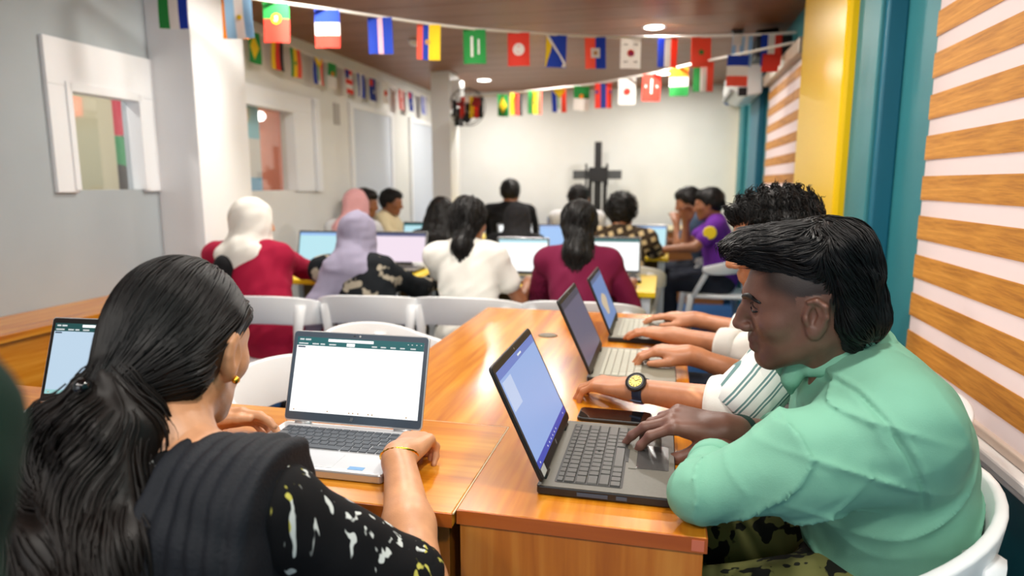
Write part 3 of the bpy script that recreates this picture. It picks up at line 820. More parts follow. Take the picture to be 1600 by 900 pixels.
# ------------------------------------------------------------------ bunting
FC = {}
def fcol(*c):
    if c not in FC:
        FC[c] = fabric_band('flag_%d_%d_%d' % c, rgb(*c), 0.25)
    return FC[c]
K = dict(R=(232, 62, 44), G=(36, 150, 66), Y=(250, 212, 22), B=(20, 62, 180), W=(240, 236, 232), L=(164, 204, 232), O=(250, 150, 30), D=(40, 36, 38), P=(232, 184, 196), LG=(90, 180, 60), N=(28, 52, 140), C=(244, 96, 72), S=(200, 150, 90))
FWm, FHm = 0.140, 0.205
def flag(parent, pos, ang, spec, tiltx=0.0, seed=0):
    """spec = ('v'|'h', 'RGB..') stripes, plus emblem tuples (kind, colour, cx, cy, size)"""
    ori, stripes, emb = spec
    rng = random.Random(seed)
    ph = rng.random()*6; nx = 12; nz = 8
    cols = stripes; ns = len(cols)
    V = []; Fc = []; Mi = []
    used = []
    for c in cols:
        if c not in used: used.append(c)
    def surf(u, v):   # u 0..1 across, v 0..1 down
        d = 0.006*math.sin(u*5+ph)*(0.3+v) + 0.010*math.sin(v*2.6+ph*0.7)*v
        return ((u-0.5)*FWm, d, -v*FHm)
    NX, NZ = (ns*3 if ori == 'v' else 6), (ns*3 if ori == 'h' else 6)
    for s in (0.0, 0.0012):
        for j in range(NZ+1):
            for i in range(NX+1):
                x, y, z = surf(i/NX, j/NZ); V.append((x, y-s, z))
    n1 = (NX+1)*(NZ+1)
    for j in range(NZ):
        for i in range(NX):
            a = j*(NX+1)+i
            ci = used.index(cols[(i//3) if ori == 'v' else (j//3)])
            Fc.append((a, a+1, a+NX+2, a+NX+1)); Mi.append(ci)
            Fc.append((n1+a, n1+a+NX+1, n1+a+NX+2, n1+a+1)); Mi.append(ci)
    me = mesh_from('flag', V, Fc, [fcol(*K[c]) for c in used], True, Mi)
    o = obj('flag', me, parent, pos, (0, tiltx, ang))
    for (kd, c, cx, cy, sz) in emb:
        m = MB()
        def P2(u, v, off): x, y, z = surf(u, v); return (x, y-off, z)
        if kd == 'disc': poly = [(cx+sz*math.cos(2*PI*i/18), cy+sz*math.sin(2*PI*i/18)*FWm/FHm) for i in range(18)]
        elif kd == 'box': poly = [(cx-sz, cy-sz*0.7), (cx+sz, cy-sz*0.7), (cx+sz, cy+sz*0.7), (cx-sz, cy+sz*0.7)]
        elif kd == 'bar': poly = [(cx-sz*0.18, cy-sz), (cx+sz*0.18, cy-sz), (cx+sz*0.18, cy+sz), (cx-sz*0.18, cy+sz)]
        elif kd == 'hbar': poly = [(cx-sz, cy-sz*0.13), (cx+sz, cy-sz*0.13), (cx+sz, cy+sz*0.13), (cx-sz, cy+sz*0.13)]
        elif kd == 'diamond': poly = [(cx-sz*0.9, cy), (cx, cy-sz), (cx+sz*0.9, cy), (cx, cy+sz)]
        elif kd == 'tri': poly = [(0.02, 0.02), (0.98, 0.98), (0.02, 0.98)]
        elif kd == 'wedge': poly = [(0.02, 0.02), (0.98, 0.02), (0.5, 0.45)]
        elif kd == 'band': poly = [(0.02, 0.02), (0.16, 0.02), (0.98, 0.84), (0.98, 0.98), (0.84, 0.98), (0.02, 0.16)]
        elif kd == 'star': poly = [(cx+sz*(1 if i % 2 == 0 else 0.42)*math.sin(PI*i/5), cy-sz*(1 if i % 2 == 0 else 0.42)*math.cos(PI*i/5)*FWm/FHm) for i in range(10)]
        n = len(poly)
        V = [P2(u, v, 0.0032) for u, v in poly] + [P2(u, v, -0.0018) for u, v in poly]
        m.add(V, [tuple(range(n)), tuple(range(2*n-1, n-1, -1))] + [(i, (i+1) % n, n+(i+1) % n, n+i) for i in range(n)])
        m.build('emblem', fcol(*K[c]), o)
    return o
def spline(pts, n=6):
    out = []
    P = [Vector(p) for p in pts]; P = [P[0]*2-P[1]] + P + [P[-1]*2-P[-2]]
    for i in range(1, len(P)-2):
        for k in range(n):
            t = k/n; a, b, c, d = P[i-1], P[i], P[i+1], P[i+2]
            out.append(0.5*((2*b) + (c-a)*t + (2*a-5*b+4*c-d)*t*t + (3*b-a-3*c+d)*t**3))
    out.append(P[-2]); return out
def bunting(label, pts, flags, r=0.009):
    o0 = Vector(pts[0])
    b = empty('flag_bunting', o0, 0, label, 'bunting', 'strings of country flags')
    sp = [p-o0 for p in spline(pts)]
    MB().tube(sp, r, 6).build('string', mat('string_white', rgb(225, 220, 212), 0.6), b, smooth=True)
    for i, (p, ang, spec) in enumerate(flags):
        flag(b, Vector(p)-o0-Vector((0, 0, 0.004)), ang, spec, 0.03*math.sin(i*2.3), i)
    return b
F_ = {
 'gwb': ('v', 'GWB', []), 'arg': ('v', 'LWL', [('disc', 'Y', 0.5, 0.5, 0.09)]), 'civ': ('v', 'OWO', []),
 'por': ('h', 'GGRRR', [('disc', 'Y', 0.5, 0.40, 0.20), ('disc', 'W', 0.5, 0.40, 0.11)]),
 'fra_h': ('h', 'BWR', []), 'cpv': ('v', 'BBPBB', [('disc', 'P', 0.5, 0.5, 0.02)]),
 'ecu': ('v', 'CBYY', [('disc', 'S', 0.45, 0.5, 0.11)]), 'sau': ('v', 'G', [('bar', 'W', 0.38, 0.5, 0.30), ('bar', 'W', 0.68, 0.5, 0.22)]),
 'tun': ('v', 'R', [('disc', 'W', 0.5, 0.5, 0.27), ('disc', 'R', 0.54, 0.5, 0.16), ('disc', 'W', 0.60, 0.5, 0.12)]),
 'bih': ('v', 'B', [('tri', 'Y', 0, 0, 0), ('band', 'W', 0, 0, 0)]), 'hai': ('v', 'CB', [('box', 'W', 0.5, 0.5, 0.22), ('disc', 'S', 0.5, 0.5, 0.10)]),
 'kor': ('v', 'W', [('disc', 'R', 0.5, 0.5, 0.17), ('box', 'B', 0.58, 0.52, 0.09), ('hbar', 'D', 0.25, 0.22, 0.10), ('hbar', 'D', 0.75, 0.22, 0.10), ('hbar', 'D', 0.25, 0.78, 0.10), ('hbar', 'D', 0.75, 0.78, 0.10)]),
 'fra': ('v', 'BWC', []), 'mar': ('v', 'C', [('star', 'G', 0.5, 0.5, 0.18)]), 'uru': ('v', 'LWLWL', [('box', 'W', 0.25, 0.16, 0.22), ('disc', 'Y', 0.25, 0.16, 0.13)]), 'svk': ('v', 'BWR', [('box', 'R', 0.5, 0.9, 0.4)]),
 'bra': ('v', 'G', [('diamond', 'Y', 0.5, 0.5, 0.40), ('disc', 'B', 0.5, 0.5, 0.17)]), 'ger': ('v', 'YRD', []), 'sen': ('v', 'GYC', [('star', 'G', 0.5, 0.5, 0.14)]),
 'zaf': ('v', 'BWC', [('wedge', 'Y', 0, 0, 0), ('bar', 'G', 0.45, 0.55, 0.3)]), 'ner': ('h', 'GGWW', [('disc', 'O', 0.5, 0.42, 0.14)]), 'nor': ('v', 'RNR', [('hbar', 'N', 0.5, 0.35, 0.48)]),
 'jpn': ('v', 'W', [('disc', 'R', 0.5, 0.5, 0.20)]), 'sui': ('v', 'R', [('bar', 'W', 0.5, 0.45, 0.28), ('hbar', 'W', 0.5, 0.45, 0.36)]), 'ind': ('h', 'OWG', []), 'ita': ('v', 'GWC', []),
 'chl': ('h', 'BWC', []), 'fin': ('v', 'BWB', []), 'aus': ('v', 'N', [('star', 'W', 0.6, 0.6, 0.14), ('box', 'R', 0.25, 0.2, 0.2)]), 'can': ('v', 'RWR', [('star', 'R', 0.5, 0.5, 0.14)]), 'usa': ('h', 'RWRWR', [('box', 'N', 0.28, 0.2, 0.25)])}
def ang_of(p, q): return math.atan2(q[1]-p[1], q[0]-p[0])
ptsA = [(-2.50, 3.21, 2.285), (-2.30, 3.07, 2.255), (-2.07, 3.316, 2.238), (-1.875, 3.507, 2.238), (-1.649, 3.71, 2.232), (-1.418, 3.902, 2.224), (-1.188, 4.085, 2.223), (-0.948, 4.267, 2.231), (-0.731, 4.426, 2.238), (-0.494, 4.594, 2.249), (-0.266, 4.751, 2.267), (-0.019, 4.967, 2.299), (0.209, 4.999, 2.299), (0.483, 4.957, 2.286), (0.664, 4.914, 2.276), (0.815, 4.88, 2.273)]
ptsA[0] = (-2.49, 2.86, 2.26)
ptsA[1] = (-2.30, 3.07, 2.245)
aA = 0.25
fA = [((-2.40, 2.94, 2.245), aA, F_['gwb']), ((-2.215, 3.17, 2.235), aA, F_['civ']), ((-2.17, 3.13, 2.228), aA, F_['arg'])]
for p, k in zip(ptsA[2:15], ['por', 'fra_h', 'cpv', 'ecu', 'sau', 'tun', 'bih', 'hai', 'kor', 'fra', 'mar', 'uru', 'svk']):
    fA.append((p, aA, F_[k]))
bunting('nearest string of country flags crossing the room below the ceiling', [(-2.50, 2.80, 2.27)] + ptsA, fA)
ptsB = [(-2.12, 6.55, 2.14), (-1.80, 6.43, 2.13), (-1.561, 6.316, 2.126), (-1.403, 6.234, 2.123), (-1.203, 6.124, 2.12), (-0.96, 5.981, 2.116), (-0.736, 5.838, 2.111), (-0.537, 5.701, 2.111), (-0.333, 5.551, 2.118), (-0.132, 5.388, 2.12), (0.066, 5.21, 2.131), (0.236, 5.04, 2.136), (0.45, 4.85, 2.14), (0.78, 4.60, 2.16)]
fB = [(p, 0.1 + max(0.0, 0.9-0.16*i), F_[k]) for i, (p, k) in enumerate(zip(ptsB[2:13], ['bra', 'ger', 'sen', 'zaf', 'ner', 'nor', 'jpn', 'sui', 'ind', 'ita', 'chl']))]
fB.insert(0, ((-1.86, 6.45, 2.13), 0.1, F_['ger'])); fB.insert(0, ((-1.97, 6.49, 2.135), 0.1, F_['can']))
bunting('second string of country flags sloping up from the far pillar to the right wall', ptsB, fB)
ptsC = [(-2.70, 3.69, 2.30), (-2.72, 4.068, 2.284), (-2.72, 4.352, 2.284), (-2.72, 4.575, 2.27), (-2.72, 4.918, 2.263), (-2.72, 5.145, 2.262), (-2.72, 5.428, 2.257), (-2.72, 5.663, 2.256), (-2.72, 5.917, 2.255), (-2.72, 6.209, 2.262), (-2.72, 6.612, 2.243), (-2.72, 6.862, 2.256), (-2.72, 7.269, 2.26), (-2.72, 7.7, 2.27)]
fC = [(p, RAD(90), F_[k]) for p, k in zip(ptsC[1:13], ['bra', 'ger', 'sen', 'zaf', 'ner', 'usa', 'fin', 'aus', 'jpn', 'can', 'aus', 'fin'])]
bunting('string of country flags hung along the left wall above the windows', ptsC, fC, 0.006)

# ------------------------------------------------------------------ things on the walls
s = empty('television_stand', (-0.77, 7.72, 0), 0, 'black metal television stand without a screen at the far wall', 'stand')
MB().box((-0.04, -0.02, 0.95), (0.04, 0.02, 1.75)).build('upper_pole', M_black, s, bevel=0.004)
for z0, z1 in ((1.325, 1.425),):
    MB().box((-0.285, -0.045, z0), (0.275, -0.02, z1)).build('mount_bar', mat('mount_grey', rgb(70, 72, 74), 0.5), s, bevel=0.004)
MB().box((-0.10, -0.06, 1.29), (0.10, -0.045, 1.46)).build('mount_plate', M_black, s, bevel=0.004)
for x in (-0.085, 0.085):
    MB().box((x-0.022, -0.02, 0.06), (x+0.022, 0.02, 1.33)).build('column', M_black, s, bevel=0.004)
for x in (-0.13, 0.11): MB().box((x-0.012, -0.06, 1.25), (x+0.012, -0.046, 1.50)).build('mount_arm', M_black, s)
MB().box((-0.35, -0.28, 0), (0.35, 0.22, 0.06)).build('base_plate', M_black, s, bevel=0.01)

c = empty('security_camera', (0.655, YF-0.001, 2.22), 0, 'small blue-lensed security camera high on the far wall', 'camera')
MB().lathe([(0.045, 0), (0.05, -0.03), (0.03, -0.05)], 18, M=Matrix.Rotation(RAD(-90), 4, 'X') @ Matrix.Identity(4)).build('mount', M_white, c, smooth=True) if False else MB().box((-0.04, -0.03, 0.0), (0.04, 0.0, 0.06)).build('mount', M_white, c, bevel=0.006)
MB().tube([(0, -0.03, 0.01), (0, -0.06, -0.01)], 0.014, 8).build('arm', M_white, c)
MB().tube([(0.0, -0.05, -0.03), (-0.02, -0.15, -0.05)], 0.042, 16).build('housing', M_white, c)
MB().tube([(-0.02, -0.15, -0.05), (-0.022, -0.158, -0.052)], 0.034, 16).build('lens', mat('lens_blue', rgb(40, 80, 140), 0.1), c)

# air conditioner and black loudspeaker on the right wall
a = empty('air_conditioner', (0.585, 6.05, 2.02), 0, 'white air conditioner end beside the black loudspeaker', 'air conditioner')
prof = [(0.17, 0.0), (0.17, 0.26), (-0.02, 0.28), (-0.07, 0.22), (-0.075, 0.10), (-0.04, 0.02), (0.04, -0.02)]
MB().prism([(x, z) for x, z in prof], -0.10, 0.75, M=Matrix(((1, 0, 0, 0), (0, 0, 1, 0), (0, 1, 0, 0), (0, 0, 0, 1)))).build('casing', M_white, a, bevel=0.012)
MB().box((-0.082, 0.0, 0.02), (-0.05, 0.70, 0.05)).build('louvre', mat('louvre_grey', rgb(150, 150, 150), 0.5), a)
MB().box((-0.02, -0.104, -0.02), (0.05, -0.10, 0.05)).build('end_cap', M_black, a)
sp = empty('loudspeaker', (0.70, 5.20, 2.155), 0, 'black loudspeaker box with a round cone under the ceiling', 'speaker')
MB().box((-0.12, -0.16, 0.0), (0.118, 0.16, 0.135)).build('cabinet', M_black, sp, bevel=0.01)
MB().box((-0.127, -0.14, 0.012), (-0.1205, 0.14, 0.123)).build('grille', M_blackm, sp)
MB().lathe([(0.045, 0.0), (0.052, 0.006), (0.045, 0.012), (0.025, 0.008)], 20, (-0.137, 0.05, 0.067), M=Matrix.Rotation(RAD(90), 4, 'Y')).build('woofer', M_black, sp, smooth=True)
MB().box((-0.08, -0.1625, 0.105), (-0.01, -0.1602, 0.118)).build('badge', M_steel, sp)
pj = empty('projector_bracket', (0.47, 5.25, CZ), 0, 'black looped ceiling bracket beside the loudspeaker', 'bracket')
MB().box((-0.04, -0.04, -0.012), (0.04, 0.04, -0.0005)).build('ceiling_plate', M_black, pj)
MB().tube([(0.03*math.cos(t)+0.03-0.10*math.sin(t)*0.3, 0.0, -0.08+0.075*math.sin(t)) for t in [2*PI*i/20 for i in range(21)]], 0.014, 8).build('loop', mat('bracket_brown', rgb(52, 42, 34), 0.4), pj, smooth=True)
tb = empty('tube_speaker', (0.66, 5.14, 2.292), RAD(20), 'glossy black cylinder speaker standing on the loudspeaker box', 'speaker')
MB().tube([(-0.07, 0, 0.030), (0.08, 0, 0.052)], 0.0285, 18).build('body', mat('gloss_black', rgb(16, 18, 22), 0.08, coat=0.5), tb, bevel=0.006, smooth=True)
MB().tube([(-0.0745, 0, 0.0294), (-0.0705, 0, 0.030)], 0.022, 18).build('end_grille', M_blackm, tb)
# wall fan on the far pillar
fn = empty('mounted_fan', (-1.94, 6.60, 2.0), RAD(-8), 'black wall fan with red and black blades on the far pillar', 'fan')
MB().box((-0.185, -0.05, -0.14), (-0.13, 0.05, 0.04)).build('wall_bracket', M_black, fn, bevel=0.006)
MB().tube([(-0.14, 0, -0.03), (-0.06, -0.02, 0.03), (0, -0.03, 0.03)], 0.022, 8).build('neck', M_black, fn)
MB().tube([(0, 0.02, 0.03), (0, -0.12, 0.03)], [0.055, 0.04], 14).build('motor', M_black, fn)
for i in range(3):
    a0 = 2*PI*i/3+0.4; m = MB()
    pts = [(0.03*math.cos(a0), 0.03*math.sin(a0)), (0.14*math.cos(a0-0.35), 0.14*math.sin(a0-0.35)), (0.165*math.cos(a0+0.15), 0.165*math.sin(a0+0.15)), (0.12*math.cos(a0+0.55), 0.12*math.sin(a0+0.55))]
    m.prism(pts, -0.004, 0.004, M=Matrix(((1, 0, 0, 0), (0, 0, 1, -0.14), (0, 1, 0, 0.03), (0, 0, 0, 1)))).build('blade', mat('fan_red', rgb(170, 40, 44), 0.4) if i < 2 else M_black, fn)
for dy in (-0.10, -0.18):
    MB().tube([(0.18*math.cos(t), dy, 0.03+0.18*math.sin(t)) for t in [2*PI*k/28 for k in range(29)]], 0.004, 5, caps=False).build('guard_ring', M_black, fn)
for k in range(16):
    t = 2*PI*k/16
    MB().tube([(0.02*math.cos(t), -0.185, 0.03+0.02*math.sin(t)), (0.12*math.cos(t), -0.195, 0.03+0.12*math.sin(t)), (0.18*math.cos(t), -0.18, 0.03+0.18*math.sin(t)), (0.18*math.cos(t), -0.10, 0.03+0.18*math.sin(t))], 0.0022, 4).build('guard_wire', M_black, fn)
wb = empty('junction_box', (-2.10, 6.40, 2.08), 0, 'white box fixed at the top of the far pillar', 'box')
MB().box((-0.025, 0.0, 0.0), (0.10, 0.024, 0.24)).build('cover', M_white, wb, bevel=0.01) if False else MB().box((-0.028, 0.05, 0.0), (0.07, 0.20, 0.22)).build('cover', M_white, wb, bevel=0.012)
MB().box((-0.006, 0.035, -0.14), (0.03, 0.075, 0.02)).build('hanging_clip', M_black, wb, bevel=0.004)
sd = empty('smoke_detector', (-1.95, 5.05, CZ), 0, 'small pale smoke detector in the ceiling beside the yellow flag', 'smoke detector')
MB().lathe([(0.03, -0.035), (0.045, -0.028), (0.05, -0.008), (0.055, -0.0005)], 20).build('cap', M_white, sd, smooth=True)
nb = empty('notice', (XL+0.001, 5.28, 1.78), 0, 'small grey notice on the left wall beyond the salmon window', 'notice')
MB().box((0, 0, 0), (0.008, 0.10, 0.18)).build('sheet', mat('notice_grey', rgb(180, 178, 174), 0.6), nb)
sw = empty('power_socket', (XR-0.062, 3.9, 1.16), 0, 'white electrical box beside the yellow pillar below the far blind', 'socket')
MB().box((0.0, 0.112, 0), (0.05, 0.20, 0.10)).build('cover', M_white, sw, bevel=0.006)

# hangings seen through the two interior windows
h = empty('hanging_banner', (-3.35, 3.58, 1.30), 0, 'red green and black cloth banner behind the left window', 'banner')
for i, (z0, z1, c_) in enumerate(((0.28, 0.75, (206, 40, 66)), (0.10, 0.28, (50, 150, 90)), (-0.35, 0.10, (60, 56, 50)))):
    m = MB(); V = []; n = 8
    for j in range(n+1):
        u = j/n; V += [(-0.08+0.16*u, 0.012*math.sin(u*9), z0-0.03*u*(i > 0)), (-0.08+0.16*u, 0.012*math.sin(u*9), z1-0.03*u*(i > 0))]
    V2 = [(x, y+0.004, z) for x, y, z in V]; k = len(V)
    Fq = [(2*j, 2*j+2, 2*j+3, 2*j+1) for j in range(n)]
    m.add(V+V2, Fq + [tuple(k+q for q in reversed(f)) for f in Fq])
    m.build('cloth_panel', mat('banner_%d' % i, rgb(*c_), 0.8), h)
MB().tube([(-0.12, 0, 0.76), (0.12, 0, 0.76)], 0.008, 6).build('rod', M_white, h)
cu = empty('curtain', (-2.935, 4.25, 1.2), 0, 'pale blue and white curtain at the salmon room window', 'curtain')
for z0, z1, c_ in ((0.40, 0.66, (130, 196, 208)), (0.12, 0.40, (220, 218, 212)), (-0.5, 0.12, (120, 180, 214))):
    m = MB(); V = []; n = 14
    for j in range(n+1):
        u = j/n; V += [(0.018*math.sin(u*22), -0.14+0.28*u, z0), (0.018*math.sin(u*22), -0.14+0.28*u, z1)]
    V2 = [(x-0.004, y, z) for x, y, z in V]; k = len(V); Fq = [(2*j, 2*j+2, 2*j+3, 2*j+1) for j in range(n)]
    m.add(V+V2, Fq + [tuple(k+q for q in reversed(f)) for f in Fq])
    m.build('cloth_panel', mat('curtain_%d' % int(z0*100), rgb(*c_), 0.8), cu)
MB().tube([(0, -0.2, 0.67), (0, 0.2, 0.67)], 0.01, 6).build('rod', M_white, cu)

wlp = empty('globe_lamp', (-4.199, 6.20, 1.965), 0, 'round glowing lamp on the salmon wall seen through the window', 'lamp')
MB().tube([(0.0, 0, 0), (0.03, 0, 0)], 0.05, 16).build('mount', M_white, wlp)
gl = SDF(); gl.ell((0.075, 0, 0), (0.055, 0.06, 0.05)); obj('globe', quads_mesh('globe', [(*gl.mesh(0.012), 0)], [emit('globe_glow', (1.0, 0.97, 0.92, 1), 5.0)]), wlp)
# ------------------------------------------------------------------ people: materials
def skin_mat(name, col, rough=0.42):
    m, nt, b = new_mat(name)
    N, L = nt.nodes, nt.links
    at = N.new('ShaderNodeAttribute'); at.attribute_name = 'tint'
    tc = N.new('ShaderNodeTexCoord'); n = N.new('ShaderNodeTexNoise'); n.inputs['Scale'].default_value = 35; n.inputs['Detail'].default_value = 5
    L.new(tc.outputs['Object'], n.inputs['Vector'])
    r = N.new('ShaderNodeValToRGB'); r.color_ramp.elements[0].position = 0.3; r.color_ramp.elements[1].position = 0.75
    r.color_ramp.elements[0].color = (col[0]*0.86, col[1]*0.83, col[2]*0.82, 1); r.color_ramp.elements[1].color = (col[0]*1.1, col[1]*1.1, col[2]*1.1, 1)
    L.new(n.outputs['Fac'], r.inputs['Fac'])
    mx = N.new('ShaderNodeMix'); mx.data_type = 'RGBA'; mx.blend_type = 'MULTIPLY'; mx.inputs[0].default_value = 1.0
    L.new(r.outputs['Color'], mx.inputs[6]); L.new(at.outputs['Color'], mx.inputs[7])
    L.new(mx.outputs[2], b.inputs['Base Color']); b.inputs['Roughness'].default_value = rough
    n2 = N.new('ShaderNodeTexNoise'); n2.inputs['Scale'].default_value = 420; n2.inputs['Detail'].default_value = 3
    L.new(tc.outputs['Object'], n2.inputs['Vector'])
    bp = N.new('ShaderNodeBump'); bp.inputs['Strength'].default_value = 0.12; bp.inputs['Distance'].default_value = 0.002
    L.new(n2.outputs['Fac'], bp.inputs['Height']); L.new(bp.outputs['Normal'], b.inputs['Normal'])
    return m
SK_boy = skin_mat('skin_deep', rgb(114, 77, 64), 0.45)
SK_b2 = skin_mat('skin_brown', rgb(184, 122, 84))
SK_b3 = skin_mat('skin_tan', rgb(190, 128, 90))
SK_w = skin_mat('skin_warm', rgb(214, 156, 116))
SK_far = skin_mat('skin_far', rgb(150, 98, 68))
def hair_mat(name, col, rough=0.32):
    m, nt, b = new_mat(name)
    b.inputs['Base Color'].default_value = col; b.inputs['Roughness'].default_value = rough
    b.inputs['Specular IOR Level'].default_value = 0.32
    return m
H_black = hair_mat('hair_black', rgb(15, 13, 14), 0.44)
H_soft = hair_mat('hair_black_soft', rgb(17, 14, 13), 0.5)
H_brown = hair_mat('hair_black_brown', rgb(22, 16, 14), 0.46)
def cloth(name, col, rough=0.85, n=0.06, bump=0.15, bscale=500, wr=0.0):
    return mat(name, col, rough, noise=n, nscale=6, bump=bump, bscale=bscale, spec=0.25, wr=wr)
C_green = cloth('shirt_mint', rgb(120, 176, 152), 0.75, 0.07, 0.18, 700, 0.6)
C_white = cloth('shirt_white', rgb(236, 234, 226))
C_maroon = cloth('maroon_cloth', rgb(110, 18, 56))
C_red = cloth('crimson_cloth', rgb(158, 16, 54))
C_purple = cloth('purple_shirt', rgb(104, 44, 150))
C_black = cloth('black_cloth', rgb(16, 16, 19), 0.8)
C_navy = cloth('dark_trousers', rgb(30, 34, 46))
C_dkgreen = cloth('dark_green_cloth', rgb(10, 40, 30), 0.85)
C_hij_white = cloth('headscarf_white', rgb(226, 222, 214))
C_hij_lav = cloth('headscarf_lavender', rgb(150, 144, 166))
C_hij_pink = cloth('headscarf_pink', rgb(216, 160, 162))
C_hij_black = cloth('headscarf_black', rgb(36, 35, 38))
C_tee_lt = cloth('pale_shirt', rgb(206, 206, 208))
C_cream = cloth('cream_shirt', rgb(222, 208, 172))
C_bluegrey = cloth('blue_grey_shirt', rgb(70, 88, 110))
C_shawl = cloth('shawl_black', rgb(24, 27, 34), 0.7, 0.12, 0.3, 260)

def pattern(name, base, fn):
    m, nt, b = new_mat(name); b.inputs['Roughness'].default_value = 0.85; b.inputs['Specular IOR Level'].default_value = 0.2
    fac, col2 = fn(nt)
    mx = nt.nodes.new('ShaderNodeMix'); mx.data_type = 'RGBA'; mx.inputs[6].default_value = base
    nt.links.new(fac, mx.inputs[0])
    if isinstance(col2, tuple): mx.inputs[7].default_value = col2
    else: nt.links.new(col2, mx.inputs[7])
    nt.links.new(mx.outputs[2], b.inputs['Base Color']); return m
def mapped(nt, scale, rot=(0, 0, 0), loc=(0, 0, 0)):
    tc = nt.nodes.new('ShaderNodeTexCoord'); mp = nt.nodes.new('ShaderNodeMapping')
    mp.inputs['Scale'].default_value = scale; mp.inputs['Rotation'].default_value = rot; mp.inputs['Location'].default_value = loc
    nt.links.new(tc.outputs['Object'], mp.inputs['Vector']); return mp.outputs['Vector']
def thresh(nt, sock, a, b):
    r = nt.nodes.new('ShaderNodeMapRange'); r.inputs[1].default_value = a; r.inputs[2].default_value = b
    nt.links.new(sock, r.inputs[0]); return r.outputs[0]
def ikat(nt):
    n = nt.nodes.new('ShaderNodeTexNoise'); n.inputs['Scale'].default_value = 1.0; n.inputs['Detail'].default_value = 1.5; n.inputs['Distortion'].default_value = 0.25
    nt.links.new(mapped(nt, (70, 70, 15), (0.10, 0.35, 0.1)), n.inputs['Vector'])
    f = thresh(nt, n.outputs['Fac'], 0.625, 0.66)
    n2 = nt.nodes.new('ShaderNodeTexNoise'); n2.inputs['Scale'].default_value = 9.0; nt.links.new(mapped(nt, (1, 1, 1)), n2.inputs['Vector'])
    r = nt.nodes.new('ShaderNodeValToRGB'); r.color_ramp.interpolation = 'CONSTANT'
    r.color_ramp.elements[0].color = rgb(206, 210, 208); r.color_ramp.elements[1].position = 0.56; r.color_ramp.elements[1].color = rgb(196, 188, 90)
    nt.links.new(n2.outputs['Fac'], r.inputs['Fac'])
    return f, r.outputs['Color']
C_ikat = pattern('kurta_ikat', rgb(14, 14, 17), ikat)
def stripes(nt):
    w = nt.nodes.new('ShaderNodeTexWave'); w.wave_type = 'BANDS'; w.bands_direction = 'X'
    w.inputs['Scale'].default_value = 11.5; w.inputs['Distortion'].default_value = 0.6; w.inputs['Detail'].default_value = 1
    nt.links.new(mapped(nt, (1, 1, 1), (0, RAD(-42), 0)), w.inputs['Vector'])
    w2 = nt.nodes.new('ShaderNodeTexWave'); w2.inputs['Scale'].default_value = 46; nt.links.new(mapped(nt, (1, 1, 1), (0, RAD(-42), 0)), w2.inputs['Vector'])
    a = thresh(nt, w.outputs['Fac'], 0.42, 0.50); b = thresh(nt, w2.outputs['Fac'], 0.36, 0.50)
    m = nt.nodes.new('ShaderNodeMath'); m.operation = 'MULTIPLY'; nt.links.new(a, m.inputs[0]); nt.links.new(b, m.inputs[1])
    return m.outputs[0], rgb(104, 136, 136)
C_stripe = pattern('shirt_striped', rgb(232, 232, 228), stripes)
def floral(nt):
    v = nt.nodes.new('ShaderNodeTexVoronoi'); v.inputs['Scale'].default_value = 11; v.feature = 'SMOOTH_F1'
    n = nt.nodes.new('ShaderNodeTexNoise'); n.inputs['Scale'].default_value = 26; n.inputs['Detail'].default_value = 1
    vec = mapped(nt, (1, 1, 1)); nt.links.new(vec, n.inputs['Vector']); nt.links.new(vec, v.inputs['Vector'])
    m = nt.nodes.new('ShaderNodeMath'); m.operation = 'MULTIPLY_ADD'; m.inputs[1].default_value = 0.7
    nt.links.new(n.outputs['Fac'], m.inputs[0]); nt.links.new(v.outputs['Distance'], m.inputs[2])
    return thresh(nt, m.outputs[0], 0.70, 0.63), rgb(168, 158, 140)
C_floral = pattern('dress_floral', rgb(20, 24, 28), floral)
def plaid(nt):
    a = nt.nodes.new('ShaderNodeTexWave'); a.inputs['Scale'].default_value = 5; nt.links.new(mapped(nt, (1, 1, 1), (0, RAD(20), 0)), a.inputs['Vector'])
    b = nt.nodes.new('ShaderNodeTexWave'); b.bands_direction = 'Z'; b.inputs['Scale'].default_value = 5; nt.links.new(mapped(nt, (1, 1, 1), (0, RAD(20), 0)), b.inputs['Vector'])
    m = nt.nodes.new('ShaderNodeMath'); m.operation = 'MAXIMUM'
    nt.links.new(thresh(nt, a.outputs['Fac'], 0.45, 0.55), m.inputs[0]); nt.links.new(thresh(nt, b.outputs['Fac'], 0.45, 0.55), m.inputs[1])
    return m.outputs[0], rgb(64, 52, 40)
C_plaid = pattern('shirt_plaid', rgb(206, 184, 142), plaid)
def camo(nt):
    n = nt.nodes.new('ShaderNodeTexNoise'); n.inputs['Scale'].default_value = 26; n.inputs['Detail'].default_value = 2
    nt.links.new(mapped(nt, (1, 1, 0.6)), n.inputs['Vector']); return thresh(nt, n.outputs['Fac'], 0.53, 0.55), rgb(20, 22, 16)
C_camo = pattern('trousers_camouflage', rgb(104, 104, 58), camo)

